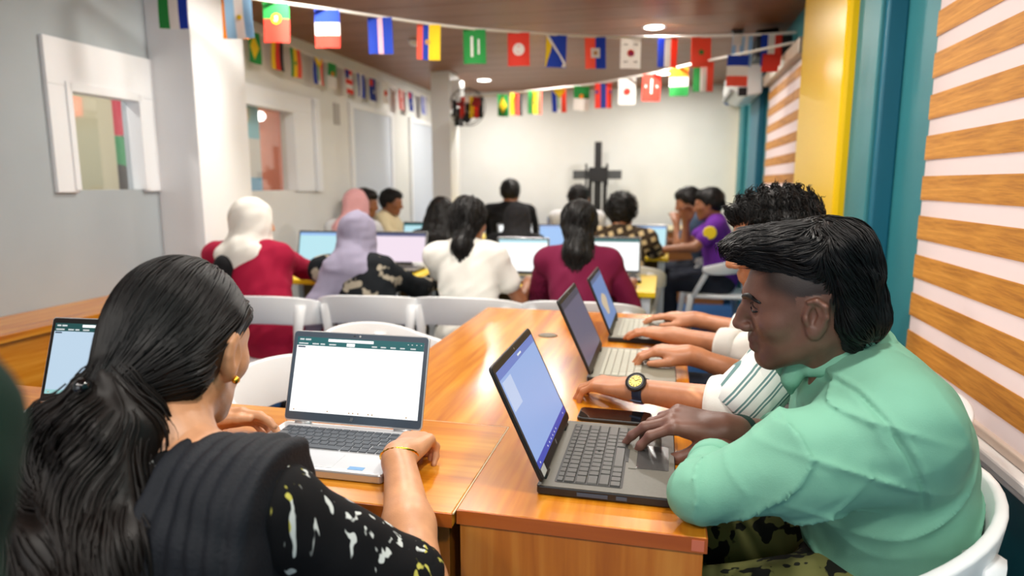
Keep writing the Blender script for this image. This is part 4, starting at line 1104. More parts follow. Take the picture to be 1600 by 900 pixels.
# ------------------------------------------------------------------ people: anatomy
def R_of(yaw, pitch=0, roll=0):
    a, p = RAD(yaw), RAD(pitch)
    f = np.array([math.cos(a)*math.cos(p), math.sin(a)*math.cos(p), -math.sin(p)])
    Fm = frame(f, np.array([0, 0, 1.0])); c, s = math.cos(RAD(roll)), math.sin(RAD(roll))
    return Fm @ np.array([[c, 0, s], [0, 1, 0], [-s, 0, c]])
def head_sdf(S, R, pos, female=False, fine=False, sc=1.0):
    S.at(R*sc if sc != 1 else R, pos)
    j = 0.92 if female else 1.0
    S.ell((0, -0.014, 0.030), (0.0745, 0.095, 0.084), k=0.01)
    S.ell((0, 0.026, -0.005), (0.064*j, 0.062, 0.088), k=0.03)
    S.ell((0, 0.030, -0.064), (0.051*j, 0.049, 0.040), k=0.03)
    S.cap((0.056*j, -0.006, -0.050), (0.022*j, 0.062, -0.097), 0.014, 0.014, k=0.03)
    S.cap((-0.056*j, -0.006, -0.050), (-0.022*j, 0.062, -0.097), 0.014, 0.014, k=0.03)
    S.ell((0, 0.071, -0.098), (0.020, 0.017, 0.017), k=0.022)
    for s in (-1, 1):
        S.ell((s*0.046*j, 0.050, -0.020), (0.022, 0.026, 0.022), k=0.025)
        S.cap((s*0.010, 0.080, 0.026), (s*0.044, 0.066, 0.024), 0.0095 if not female else 0.007, 0.007, k=0.02)
        S.ell((s*0.034, 0.094, 0.007), (0.017, 0.020, 0.0100), k=0.016, sub=True)
        S.ell((s*0.033, 0.0690, 0.006), (0.0140, 0.0140, 0.0118), k=0.003)
    S.chain([(0, 0.083, 0.016), (0, 0.096, -0.008), (0, 0.1085, -0.029)], [0.0085, 0.0095, 0.0118], k=0.014)
    for s in (-1, 1): S.ell((s*0.0125, 0.0965, -0.0345), (0.0085, 0.011, 0.0085), k=0.008)
    if fine:
        for s in (-1, 1): S.ell((s*0.0075, 0.101, -0.0435), (0.0042, 0.006, 0.004), k=0.004, sub=True)
    S.cap((-0.012, 0.0885, -0.0585), (0.012, 0.0885, -0.0585), 0.0085, 0.0085, k=0.012)
    S.cap((-0.011, 0.0870, -0.0720), (0.011, 0.0870, -0.0720), 0.0090, 0.0090, k=0.009)
    if fine: S.cap((-0.020, 0.0985, -0.0650), (0.020, 0.0985, -0.0650), 0.0026, 0.0022, k=0.004, sub=True)
    Re = np.array([[1, 0, 0], [0, math.cos(0.18), -math.sin(0.18)], [0, math.sin(0.18), math.cos(0.18)]])
    for s in (-1, 1):
        S.ell((s*0.0755, -0.014, -0.006), (0.0085, 0.0195, 0.0315), R=Re, k=0.008)
        if fine:
            S.ell((s*0.0850, -0.0105, -0.003), (0.0115, 0.0105, 0.0190), R=Re, k=0.003, sub=True)
            S.chain([(s*0.079, -0.004, 0.021), (s*0.0815, -0.016, 0.0225), (s*0.083, -0.0275, 0.012), (s*0.0825, -0.0275, -0.006), (s*0.080, -0.018, -0.026)], [0.0032, 0.0038, 0.004, 0.0038, 0.003], k=0.004)
            S.chain([(s*0.078, -0.016, 0.010), (s*0.0785, -0.019, -0.004), (s*0.0785, -0.012, -0.017)], [0.0028, 0.003, 0.003], k=0.003)
            S.ell((s*0.0775, 0.003, -0.008), (0.005, 0.004, 0.007), k=0.005)
            S.ell((s*0.076, -0.007, -0.034), (0.006, 0.009, 0.009), k=0.008)
    S.at(np.eye(3), np.zeros(3))
def neck_sdf(S, R, pos, nb, r=0.054):
    a = R @ np.array([0, -0.022, -0.045]) + pos
    S.cap(a, nb, r, r+0.006, k=0.035)
def hand_sdf(S, w, f, n, side, curls, thumb=(0.55, 0.25), sc=1.0, spread=0.10, knuck=0.0):
    """w wrist, f finger direction, n palm normal, side +1/-1 chooses the thumb side cross(f, n)*side"""
    f = nrm(f); n = nrm(np.asarray(n) - f*np.dot(n, f)); s = np.cross(f, n)*side
    w = np.asarray(w, float)
    P = lambda a, b, c: w + (f*a + s*b + n*c)*sc
    kn = [(0.091, 0.031), (0.096, 0.0105), (0.091, -0.0105), (0.082, -0.030)]
    ln = [(0.043, 0.026, 0.020), (0.047, 0.030, 0.021), (0.043, 0.027, 0.020), (0.033, 0.021, 0.018)]
    for i, (a, b) in enumerate(kn):
        S.cap(P(0.006, b*0.55, 0.0), P(a*0.98, b, -knuck), 0.0170*sc, 0.0120*sc, k=0.016)
    S.ell(P(0.045, 0.0, 0.004), np.array([0.036, 0.045, 0.013])*sc, R=np.array([s, f, n]).T, k=0.015)
    S.cap(P(-0.02, 0.0, 0.002), P(0.02, 0.002, 0.003), 0.0225*sc, 0.021*sc, k=0.02)
    for i, (a, b) in enumerate(kn):
        p = P(a, b, -knuck); ang = 0.0; sp = spread*(1.5-i)/1.5
        fd = f*math.cos(sp) + s*math.sin(sp)
        r = [0.0096, 0.0088, 0.0078, 0.0066] if i < 3 else [0.0084, 0.0077, 0.0068, 0.0058]
        c = curls[i] if isinstance(curls[0], (list, tuple)) else curls
        for q in range(3):
            ang += c[q]; d = fd*math.cos(ang) + n*math.sin(ang)
            e = p + d*ln[i][q]*sc
            S.cap(p, e, r[q]*sc, r[q+1]*sc, k=0.006 if q else 0.008); p = e
    a0, a1 = thumb
    b = P(0.018, 0.022, 0.010); d = nrm(f*math.cos(a0) + s*math.sin(a0) + n*a1)
    e = b + d*0.040*sc; S.cap(b, e, 0.0165*sc, 0.0125*sc, k=0.014)
    d2 = nrm(d + f*0.35 - s*0.15); g = e + d2*0.032*sc; S.cap(e, g, 0.0122*sc, 0.0105*sc, k=0.006)
    d3 = nrm(d2 + f*0.25 - s*0.2); S.cap(g, g+d3*0.024*sc, 0.0105*sc, 0.0085*sc, k=0.006)
def torso_sdf(S, pel, nb, fwd, shl, shr, w=1.0, d=1.0, bust=0.0):
    u = nrm(nb-pel); Rt = frame(np.asarray(fwd) - u*np.dot(fwd, u), u); L = np.linalg.norm(nb-pel)
    S.ell(pel, (0.165*w, 0.125*d, 0.12), R=Rt, k=0.03)
    S.ell(pel + u*L*0.36, (0.138*w, 0.105*d, 0.14), R=Rt, k=0.06)
    S.ell(pel + u*L*0.68 + Rt[:, 1]*0.004, (0.155*w, 0.108*d, 0.15), R=Rt, k=0.06)
    S.cap(shl, shr, 0.052, 0.052, k=0.06)
    for s in (shl, shr): S.cap(nb+u*0.015, nb*0.35+s*0.65+u*0.005, 0.042, 0.045, k=0.05)
    if bust:
        for s in (-1, 1): S.ell(pel + u*L*0.62 + Rt[:, 1]*0.085*d + Rt[:, 0]*s*0.065, (0.058, 0.05, 0.058), R=Rt, k=0.05)
    return Rt
def leg_sdf(S, pel, Rp, fwd, knees, ankles, shoes=False):
    for s, kn, an in zip((-1, 1), knees, ankles):
        hip = pel + Rp*s*0.085
        S.cap(hip, kn, 0.088, 0.062, k=0.04); S.cap(kn, an, 0.060, 0.042, k=0.03)
def elbow_ik(sh, wr, l1, l2, pole):
    v = wr-sh; L = min(np.linalg.norm(v), (l1+l2)*0.995); d = nrm(v)
    a = (l1*l1-l2*l2+L*L)/(2*L); h = math.sqrt(max(0, l1*l1-a*a))
    p = np.asarray(pole, float); p = nrm(p - d*np.dot(p, d)); return sh + d*a + p*h
def folds(amp, ks, seed=0):
    rng = np.random.default_rng(seed); K_ = []
    for k in ks:
        v = rng.normal(size=3); v[2] *= 1.3; v = v/np.linalg.norm(v)*k; m = rng.normal(size=3); m = m/np.linalg.norm(m)*k*0.45
        K_.append((v, m, rng.random()*6, rng.random()*6))
    def fn(P):
        o = np.zeros(len(P))
        for v, m, a, b in K_:
            o += np.sin(P @ v + a + 1.8*np.sin(P @ m + b))
        return amp*o/len(K_)
    return fn
def white_tint(V): return np.ones((len(V), 3))
def boxblob(mb_pts): pass

HAIR_N = 0
def hair_mesh(name, S, h, strands, mats, parent, seed=0):
    rng = np.random.default_rng(seed)
    V, Q = S.mesh(h); parts = [(V, Q, 0)]
    for st in strands:
        sel = np.nonzero(st['mask'](V))[0]
        if len(sel) == 0: continue
        seeds = V[rng.choice(sel, st['n'])] + rng.normal(size=(st['n'], 3))*0.002
        v, q = strand_parts(S, seeds, st['flow'], st['steps'], st['step'], st['r'], rng, st.get('lift', 0.002), st.get('wav', 0.0), st.get('stick', 0.9))
        parts.append((v, q, 0))
    return obj(name, quads_mesh(name, parts, mats), parent)

def cap_hair(S, R, pos, t=0.012, back=0.0, sides=0.0):
    S.at(R, pos)
    S.ell((0, -0.024, 0.040), (0.077+t, 0.092+t, 0.082+t), k=0.01)
    S.ell((0, -0.045, 0.0-sides), (0.072+t, 0.068+t, 0.070+sides+t), k=0.03)
    if back: S.ell((0, -0.070, -0.060), (0.055, 0.045, 0.06), k=0.03)
    S.at(np.eye(3), np.zeros(3))

def simple_person(label, head, face, pel, skin, top, hair, sleeve=0.45, female=False, head_yaw=None, pitch=12, wrists=None, legs=C_navy, sw=None, h=0.0085, seed=0, chair_at=None, bottom=None, curls=(0.35, 0.45, 0.3), extra=None, elbows=None, short=None, hairmat=None, tintfn=None):
    """a seated figure; head = centre of the head, pel = centre of the pelvis, face = heading in degrees"""
    head = np.array(head, float); pel = np.array(pel, float)
    a = RAD(face); f = np.array([math.cos(a), math.sin(a), 0]); r = np.array([f[1], -f[0], 0]); z = np.array([0, 0, 1.0])
    hy = face if head_yaw is None else head_yaw
    R = R_of(hy, pitch)
    sw = sw or (0.160 if female else 0.185)
    nb = head - R[:, 2]*0.125 - f*0.045
    shl, shr = nb - r*sw - z*0.045, nb + r*sw - z*0.045
    if wrists is None: wrists = [head + f*0.30 - r*0.10, head + f*0.30 + r*0.12]; wrists = [np.array([q[0], q[1], 0.775]) for q in wrists]
    wrists = [np.array(q, float) for q in wrists]
    els = elbows or [elbow_ik(shl, wrists[0], 0.27, 0.245, -r*0.45 - z), elbow_ik(shr, wrists[1], 0.27, 0.245, r*0.45 - z)]
    els = [np.array(e, float) for e in els]
    dk = RAD(6); kn = [pel + f*0.40 - r*0.11 - z*0.03, pel + f*0.40 + r*0.11 - z*0.03]; an = [k - z*(k[2]-0.085) - f*0.03 for k in kn]
    wd = 0.9 if female else 1.0
    # body
    B = SDF(); head_sdf(B, R, head, female); neck_sdf(B, R, head, nb, 0.047 if female else 0.054)
    B2 = SDF(); torso_sdf(B2, pel, nb, f, shl, shr, wd)
    for sh, el, wr, sg in ((shl, els[0], wrists[0], -1), (shr, els[1], wrists[1], 1)):
        B.cap(sh, el, 0.048*wd, 0.039*wd, k=0.03); B.cap(el, wr, 0.040*wd, 0.025*wd, k=0.02)
        fd = nrm((wr-el)*np.array([1, 1, 0.3])); hand_sdf(B, wr, fd, -z, -1 if sg < 0 else 1, curls, sc=0.92 if female else 1.0)
    leg_sdf(B2, pel, r, f, kn, an)
    for q in an: B2.cap(q-z*0.035-f*0.03, q-z*0.045+f*0.13, 0.04, 0.028, k=0.03)
    body = obj('person', quads_mesh('person', [(*B.mesh(h), 0), (*B2.mesh(max(h, 0.012)), 0)], [skin], tintfn or white_tint))
    tag(body, label, 'person')
    # top
    T = SDF(); T.grow = 0.013
    Rt = torso_sdf(T, pel, nb-nrm(nb-pel)*0.02, f, shl, shr, wd, bust=1.0 if female else 0)
    for sh, el, wr in ((shl, els[0], wrists[0]), (shr, els[1], wrists[1])):
        if sleeve <= 1: T.cap(sh, sh+(el-sh)*sleeve, 0.055*wd, 0.052*wd, k=0.03)
        else: T.cap(sh, el, 0.053*wd, 0.046*wd, k=0.03); T.cap(el, el+(wr-el)*(sleeve-1), 0.045*wd, 0.034*wd, k=0.02)
    if bottom: T.ell(pel+f*0.12-z*0.02, (0.19, 0.24, 0.12), R=frame(f, z), k=0.05)
    T.disp = folds(0.005, (40, 55, 75, 90), seed)
    T.grow = 0
    obj('shirt' if not bottom else 'dress', quads_mesh('shirt', [(*T.mesh(max(h, 0.0055)), 0)], [top]), body)
    Lg = SDF(); Lg.grow = 0.012; leg_sdf(Lg, pel-z*0.01, r, f, kn, an); Lg.ell(pel-z*0.01, (0.155*wd, 0.115, 0.11), R=frame(f, z), k=0.04); Lg.disp = folds(0.004, (40, 60), seed+5)
    obj('trousers', quads_mesh('trousers', [(*Lg.mesh(0.012), 0)], [bottom or legs]), body)
    for q in an:
        Sh = SDF(); Sh.cap(q-z*0.035-f*0.03, q-z*0.048+f*0.14, 0.048, 0.036, k=0.03); Sh.plane((0, 0, 0.003), (0, 0, -1))
        obj('shoe', quads_mesh('shoe', [(*Sh.mesh(0.012), 0)], [M_black]), body)
    # hair or headscarf
    Hs = SDF(); hm = hairmat or H_soft
    up = lambda P: (P-head) @ R[:, 2]
    bk = lambda P: (P-head) @ R[:, 1]
    down = lambda P, t: np.tile(np.array([-f[0]*0.5, -f[1]*0.5, -1.0]), (len(P), 1))
    crown = head + R @ np.array([0, 0.01, 0.11])
    radial = lambda P, t: (P-crown) + np.array([0, 0, -0.02])
    if hair in ('short', 'curly', 'crop'):
        cap_hair(Hs, R, head, 0.010 if hair != 'curly' else 0.020)
        Hs.at(R, head); Hs.ell((0, 0.03, 0.085), (0.055, 0.055, 0.035), k=0.03); Hs.at(np.eye(3), np.zeros(3))
        Hs.disp = folds(0.010 if hair == 'curly' else 0.004, (90, 130, 170, 210), seed)
        st = [dict(mask=lambda V: up(V) > -0.02, n=500 if hair == 'curly' else 300, flow=radial, steps=4, step=0.007, r=0.0025, lift=0.010 if hair == 'curly' else 0.004, wav=0.8 if hair == 'curly' else 0.2)]
        hair_mesh('hair', Hs, 0.006, st, [hm], body, seed)
    elif hair in ('ponytail', 'long', 'longtail'):
        cap_hair(Hs, R, head, 0.008, 1)
        nbk = head - f*0.105 - z*0.05
        if hair == 'ponytail':
            Hs.chain([nbk, nbk-f*0.04-z*0.06, nbk-f*0.035-z*0.15, nbk-f*0.02-z*0.23], [0.034, 0.045, 0.042, 0.018], k=0.03)
            Hs.ell(nbk+z*0.01, (0.04, 0.03, 0.03), k=0.02)
        elif hair == 'longtail':
            Hs.chain([nbk, nbk-f*0.045-z*0.07, nbk-f*0.05-z*0.16+r*0.01, nbk-f*0.035-z*0.25], [0.05, 0.058, 0.055, 0.03], k=0.04)
            Hs.chain([nbk+r*0.05, nbk-f*0.03-z*0.10+r*0.055, nbk-f*0.03-z*0.17+r*0.05], [0.03, 0.03, 0.012], k=0.02)
        else:
            for s in (-0.05, 0, 0.05):
                Hs.chain([head-f*0.075+r*s-z*0.02, head-f*0.13+r*s*1.4-z*0.15, head-f*0.13+r*s*1.7-z*0.27, head-f*0.12+r*s*1.7-z*0.36], [0.05, 0.05, 0.045, 0.02], k=0.04)
            for s in (-1, 1): Hs.chain([head+r*s*0.065-f*0.03+z*0.02, head+r*s*0.085-f*0.03-z*0.10, head+r*s*0.08-f*0.06-z*0.22], [0.03, 0.035, 0.03], k=0.03)
        Hs.disp = folds(0.005, (60, 90, 130), seed)
        st = [dict(mask=lambda V: V[:, 2] > -9, n=420, flow=down, steps=8, step=0.014, r=0.003, lift=0.004, wav=0.35)]
        hair_mesh('hair', Hs, 0.007, st, [hm], body, seed)
    elif hair is not None:
        # headscarf
        Hs.at(R, head)
        Hs.ell((0, -0.014, 0.024), (0.093, 0.112, 0.104), k=0.02); Hs.ell((0, 0.0, -0.045), (0.085, 0.090, 0.085), k=0.05)
        Hs.at(np.eye(3), np.zeros(3))
        Hs.cap(head-z*0.07-f*0.03, nb, 0.085, 0.10, k=0.05)
        Hs.ell(nb-z*0.035, (0.165, 0.125, 0.06), R=frame(f, z), k=0.06)
        Hs.ell(nb-z*0.10-f*0.07, (0.12, 0.06, 0.12), R=frame(f, z), k=0.05)
        if extra == 'drape':
            Hs.chain([nb-r*0.07-f*0.07-z*0.05, nb-r*0.15-f*0.12-z*0.20, nb-r*0.19-f*0.13-z*0.40, nb-r*0.17-f*0.11-z*0.58], [0.055, 0.05, 0.045, 0.035], k=0.04)
        Hs.at(R, head); Hs.ell((0, 0.115, -0.012), (0.060, 0.075, 0.078), k=0.012, sub=True); Hs.at(np.eye(3), np.zeros(3))
        Hs.disp = folds(0.006, (35, 55, 80, 110), seed)
        if extra == 'blackdrape':
            Bd = SDF(); Bd.chain([nb-r*0.06-f*0.11-z*0.09, nb-r*0.08-f*0.135-z*0.20, nb-r*0.02-f*0.13-z*0.30], [0.06, 0.05, 0.03], k=0.03); Bd.disp = folds(0.005, (50, 80), seed); obj('inner_scarf', quads_mesh('inner_scarf', [(*Bd.mesh(0.009), 0)], [C_black]), body)
        obj('headscarf', quads_mesh('headscarf', [(*Hs.mesh(0.008), 0)], [hair]), body)
    if chair_at is not False:
        cp = chair_at or (pel[0]+f[0]*0.02, pel[1]+f[1]*0.02)
        chair(cp[0], cp[1], face, 'white plastic chair under the ' + (short or label))
    return body, dict(R=R, head=head, f=f, r=r, nb=nb)
# ------------------------------------------------------------------ small worn things
def axis_matrix(c, ax, up=(0, 0, 1)):
    a = Vector(ax).normalized(); u = Vector(up); u = (u - a*u.dot(a)).normalized(); r = u.cross(a)
    M = Matrix((( r.x, u.x, a.x, c[0]), (r.y, u.y, a.y, c[1]), (r.z, u.z, a.z, c[2]), (0, 0, 0, 1))); return M
def ring_band(name, c, ax, r, t, w, m, parent, seg=28, squash=1.0):
    M = axis_matrix(c, ax) @ Matrix.Diagonal((1.0, squash, 1.0, 1.0))
    b = MB(); prof = [(r, -w/2), (r+t*0.7, -w/2*0.95), (r+t, -w/4), (r+t, w/4), (r+t*0.7, w/2*0.95), (r, w/2)]
    V = []; Fc = []; n = len(prof)
    for rr, zz in prof:
        for k in range(seg):
            a = 2*PI*k/seg; V.append(M @ Vector((rr*math.cos(a), rr*math.sin(a), zz)))
    for i in range(n):
        j = (i+1) % n
        for k in range(seg): Fc.append((i*seg+k, i*seg+(k+1) % seg, j*seg+(k+1) % seg, j*seg+k))
    b.add(V, Fc); return b.build(name, m, parent, smooth=True)
def sstep(x, a, b):
    t = np.clip((x-a)/(b-a), 0, 1); return t*t*(3-2*t)
ZU = np.array([0, 0, 1.0])

# ------------------------------------------------------------------ the boy in the green shirt
def green_boy():
    hp = np.array([0.238, 1.195, 1.080]); R = R_of(173, 10, -8)
    f = np.array([-1.0, 0.0, 0.0]); r = np.array([0, 1.0, 0])
    nb = np.array([0.335, 1.245, 0.975]); pel = np.array([0.43, 1.25, 0.56])
    shl, shr = np.array([0.360, 1.075, 0.915]), np.array([0.36, 1.43, 0.935])
    ell_, elr = np.array([0.070, 1.005, 0.800]), np.array([0.345, 1.42, 0.735])
    wl_, wr_ = np.array([0.118, 1.225, 0.778]), np.array([0.128, 1.262, 0.812])
    kn = [np.array([0.06, 1.13, 0.50]), np.array([0.06, 1.37, 0.50])]; an = [np.array([0.12, 1.13, 0.085]), np.array([0.12, 1.37, 0.085])]
    A = SDF(); head_sdf(A, R, hp, fine=True); neck_sdf(A, R, hp, nb, 0.056); A.cap(nb, nb+(pel-nb)*0.3, 0.06, 0.08, k=0.03)
    A.at(R, hp); A.cap((0.045, -0.02, -0.05), (0.012, 0.0, -0.16), 0.012, 0.010, k=0.02); A.cap((-0.045, -0.02, -0.05), (-0.012, 0.0, -0.16), 0.012, 0.010, k=0.02); A.at(np.eye(3), np.zeros(3))
    Bm = SDF()
    Bm.cap(elr, wr_, 0.040, 0.027, k=0.02)
    hand_sdf(Bm, wr_, (-1, -0.02, 0.08), (0.02, 0.22, -1), 1, [(0.50, 0.50, 0.20), (0.40, 0.42, 0.22), (0.55, 0.60, 0.4), (0.6, 0.7, 0.5)], thumb=(0.50, 0.62), spread=0.10, knuck=0.006, sc=1.08)
    Bl = SDF(); Bl.cap(ell_, wl_, 0.041, 0.028, k=0.02)
    hand_sdf(Bl, wl_, (0.12, 1, -0.02), (0.1, 0, -1), -1, (0.35, 0.5, 0.3), thumb=(0.5, 0.3))
    C = SDF(); torso_sdf(C, pel, nb, f, shl, shr, 0.95, 0.95)
    C.cap(shl, ell_, 0.05, 0.042); C.cap(shr, elr, 0.05, 0.042); leg_sdf(C, pel, r, f, kn, an)
    for q in an: C.cap(q-ZU*0.035-f*0.03, q-ZU*0.045+f*0.13, 0.04, 0.028, k=0.03)
    def tint(V):
        q = (V-hp) @ R; x, y, z = np.abs(q[:, 0]), q[:, 1], q[:, 2]
        c = np.ones((len(V), 3)); hd = (np.sqrt((q**2).sum(1)) < 0.17)
        low = 0.004 + 0.026*sstep(y, -0.01, 0.06) - 0.07*sstep(-y, 0.025, 0.06)
        fade = sstep(z, low-0.006, low+0.030)*sstep(x, 0.02, 0.05)*sstep(-y, -0.072, -0.045)
        ear = (x > 0.072) & (z < 0.03) & (z > -0.045) & (y > -0.04) & (y < 0.014)
        fade = np.where(hd & ~ear, fade, 0)
        c *= (1-0.86*fade)[:, None]
        lip = np.exp(-((z+0.065)/0.0115)**4)*sstep(y, 0.078, 0.088)*(x < 0.024)*hd
        c *= 1 - lip[:, None]*np.array([0.22, 0.36, 0.30])
        bd = sstep(-z, 0.05, 0.085)*sstep(y, 0.02, 0.06)*hd*(1-lip); c *= (1-0.25*bd)[:, None]
        st = np.exp(-((z+0.050)/0.006)**2)*sstep(y, 0.07, 0.085)*(x < 0.03)*hd; c *= (1-0.25*st)[:, None]
        return c
    body = obj('person', quads_mesh('person', [(*A.mesh(0.0021), 0), (*Bm.mesh(0.0022), 0), (*Bl.mesh(0.003), 0), (*C.mesh(0.009), 0)], [SK_boy], tint))
    tag(body, 'person in a mint green shirt with swept-up black hair typing on the black laptop', 'person')
    # shirt
    S = SDF(); S.grow = 0.018
    torso_sdf(S, pel, nb-nrm(nb-pel)*0.035, f, shl, shr, 0.95, 1.0); S.grow = 0
    S.ell((0.428, 1.25, 0.73), (0.106, 0.165, 0.17), k=0.08); S.ell((0.405, 1.25, 0.86), (0.095, 0.165, 0.09), k=0.08)
    S.cap((0.440, 1.25, 0.63), (0.44, 1.25, 0.52), 0.112, 0.120, k=0.06)
    mid = shl*0.5+ell_*0.5 + np.array([0.01, 0.0, -0.008])
    S.cap(shl+np.array([0.0, 0.022, -0.035]), mid, 0.098, 0.076, k=0.05)
    S.cap(mid, ell_, 0.074, 0.043, k=0.03); S.cap(ell_, ell_+np.array([-0.014, -0.004, -0.010]), 0.040, 0.034, k=0.012)
    S.cap(ell_, ell_+(wl_-ell_)*0.62, 0.042, 0.040, k=0.02)
    S.cap(shr, elr, 0.080, 0.060, k=0.04); S.cap(elr, elr+(wr_-elr)*0.42, 0.056, 0.046, k=0.03)
    fb = folds(0.0032, (26, 34, 48, 62, 80), 3)
    ridge = lambda ph, pw=4: (1-np.abs(np.sin(ph)))**pw
    def seamfold(P):
        o = fb(P)
        ax = nrm(ell_-shl); t = (P-shl) @ ax; L = np.linalg.norm(ell_-shl)
        dist = np.sqrt(np.maximum(0, ((P-shl-t[:, None]*ax)**2).sum(1)))
        near = np.exp(-(np.maximum(0, dist-0.10)/0.03)**2)
        sm = t-0.035-0.02*(P[:, 2]-0.9)/0.1
        o += near*(0.0055*np.exp(-(sm/0.004)**2) - 0.003*np.exp(-((sm+0.009)/0.005)**2))
        o -= near*0.0110*ridge(t*30 + (P[:, 2]-0.85)*26 + 1.3*np.sin(P[:, 1]*22+1) + 0.4)*np.exp(-((t-L*0.70)/0.10)**2)
        o -= near*0.0090*ridge(t*11 - (P[:, 2]-0.85)*34 + 0.8*np.sin(P[:, 1]*17))*np.exp(-((t-L*0.30)/0.09)**2)
        o -= near*0.0050*ridge(t*52 + P[:, 1]*60 - P[:, 2]*20 + 1.5*np.sin(P[:, 2]*40), 3)*np.exp(-((t-L*0.97)/0.05)**2)
        # pulls from the armpit across the side and back
        aw = np.exp(-((P[:, 2]-0.74)/0.11)**2)*np.exp(-((P[:, 0]-0.42)/0.14)**2)
        o -= 0.0115*ridge(P[:, 2]*22 - P[:, 0]*19 + 0.9*np.sin(P[:, 0]*16+1.0), 3)*aw
        o -= 0.0085*ridge(P[:, 2]*34 + P[:, 0]*12 + 1.1*np.sin(P[:, 0]*24), 4)*np.exp(-((P[:, 2]-0.60)/0.07)**2)
        o -= 0.0050*ridge(P[:, 0]*26 + P[:, 2]*15, 3)*np.exp(-((P[:, 2]-0.93)/0.05)**2)
        return o
    S.disp = seamfold
    obj('shirt', quads_mesh('shirt', [(*S.mesh(0.0042), 0)], [C_green]), body)
    # rolled cuffs
    ax = wl_-ell_; ring_band('cuff', ell_+ax*0.64, ax, 0.034, 0.012, 0.045, C_green, body)
    ax = wr_-elr; ring_band('cuff', elr+ax*0.46, ax, 0.040, 0.015, 0.045, C_green, body)
    # collar: a turned-down band round the neck
    col = SDF(); n = 22; ax = nrm(R[:, 2]*0.5 + nrm(nb-pel)*0.7); bx = nrm(f - ax*np.dot(f, ax)); by = np.cross(ax, bx)
    cc = nb + ax*0.008 + f*0.022
    for hgt, rad, th in ((0.042, 0.063, 0.0055), (0.030, 0.067, 0.007), (0.014, 0.073, 0.008), (-0.002, 0.081, 0.009)):
        pts = []
        for i in range(n+1):
            t = RAD(18) + (2*PI-RAD(36))*i/n
            up_ = hgt + (0.016 if hgt > 0.02 else 0.008)*(-math.cos(t))
            pts.append(cc + bx*rad*math.cos(t)*1.02 + by*rad*math.sin(t) + ax*up_)
        col.chain(pts, [th]*(n+1), k=0.016)
    for s in (-1, 1):
        p0 = cc + bx*0.072 + by*s*0.030 + ax*0.008
        col.chain([p0+ax*0.012, p0 - ax*0.035 + bx*0.018 + by*s*0.012, p0 - ax*0.062 + bx*0.020 + by*s*0.002], [0.012, 0.012, 0.006], k=0.02)
    obj('collar', quads_mesh('collar', [(*col.mesh(0.0035), 0)], [C_green]), body)
    Lg = SDF(); Lg.grow = 0.014; leg_sdf(Lg, pel-ZU*0.01, r, f, kn, an); Lg.ell(pel, (0.15, 0.12, 0.11), k=0.04); Lg.disp = folds(0.005, (35, 55, 80), 8)
    obj('trousers', quads_mesh('trousers', [(*Lg.mesh(0.009), 0)], [C_camo]), body)
    for q in an:
        Sh = SDF(); Sh.cap(q-ZU*0.035-f*0.03, q-ZU*0.048+f*0.14, 0.048, 0.036, k=0.03); Sh.plane((0, 0, 0.003), (0, 0, -1))
        obj('shoe', quads_mesh('shoe', [(*Sh.mesh(0.011), 0)], [M_black]), body)
    # hair
    Hs = SDF(); Hs.at(R, hp)
    Hs.ell((0, -0.020, 0.090), (0.073, 0.090, 0.042), k=0.02)
    Hs.ell((0, 0.044, 0.110), (0.054, 0.046, 0.021), k=0.025)
    Hs.ell((0, 0.080, 0.108), (0.044, 0.026, 0.016), k=0.025)
    Hs.ell((0, -0.048, 0.062), (0.073, 0.066, 0.064), k=0.03)
    Hs.chain([(0, -0.076, 0.025), (0.0, -0.078, -0.035), (0, -0.068, -0.080)], [0.046, 0.043, 0.024], k=0.03)
    for s in (-1, 1): Hs.chain([(s*0.035, -0.070, 0.03), (s*0.042, -0.070, -0.03), (s*0.036, -0.062, -0.070)], [0.036, 0.026, 0.010], k=0.02)
    Hs.at(np.eye(3), np.zeros(3)); Hs.disp = folds(0.0028, (90, 140, 190), 2)
    loc = lambda P: (P-hp) @ R
    def flow(P, t):
        q = loc(P); fr = sstep(q[:, 1] + 0.012*np.sin(q[:, 0]*160), -0.07, 0.01)[:, None]
        a = np.array([0, 1.0, 0.16]) + np.stack([0.25*np.sign(q[:, 0])*np.abs(q[:, 0])/0.07, 0*q[:, 0], -3.0*np.maximum(0, q[:, 1]-0.105)], 1)
        b = np.stack([0.5*np.sin(q[:, 0]*45), 0*q[:, 0]-0.55, 0*q[:, 0]-1.0], 1)
        return (a*fr + b*(1-fr)) @ R.T
    st = [dict(mask=lambda V: (loc(V)[:, 1] > -0.06) & (loc(V)[:, 2] > 0.055), n=1700, flow=flow, steps=7, step=0.0075, r=0.0013, lift=0.0045, wav=0.12),
          dict(mask=lambda V: (loc(V)[:, 1] < -0.03), n=1500, flow=flow, steps=8, step=0.0085, r=0.0013, lift=0.004, wav=0.16),
          dict(mask=lambda V: (loc(V)[:, 1] > 0.03) & (loc(V)[:, 2] > 0.065), n=600, flow=lambda P, t: np.tile(R @ np.array([0, 0.9, 0.75-1.5*t]), (len(P), 1)), steps=5, step=0.008, r=0.0011, lift=0.009, wav=0.2, stick=0.25),
          dict(mask=lambda V: (np.abs(loc(V)[:, 0]) > 0.03) & (loc(V)[:, 2] > 0.035) & (loc(V)[:, 2] < 0.085) & (loc(V)[:, 1] > -0.07), n=900, flow=lambda P, t: np.tile(R @ np.array([0, -0.35, -1.0]), (len(P), 1)), steps=4, step=0.0055, r=0.0009, lift=0.0015, stick=0.3)]
    hair_mesh('hair', Hs, 0.0035, st, [H_black], body, 3)
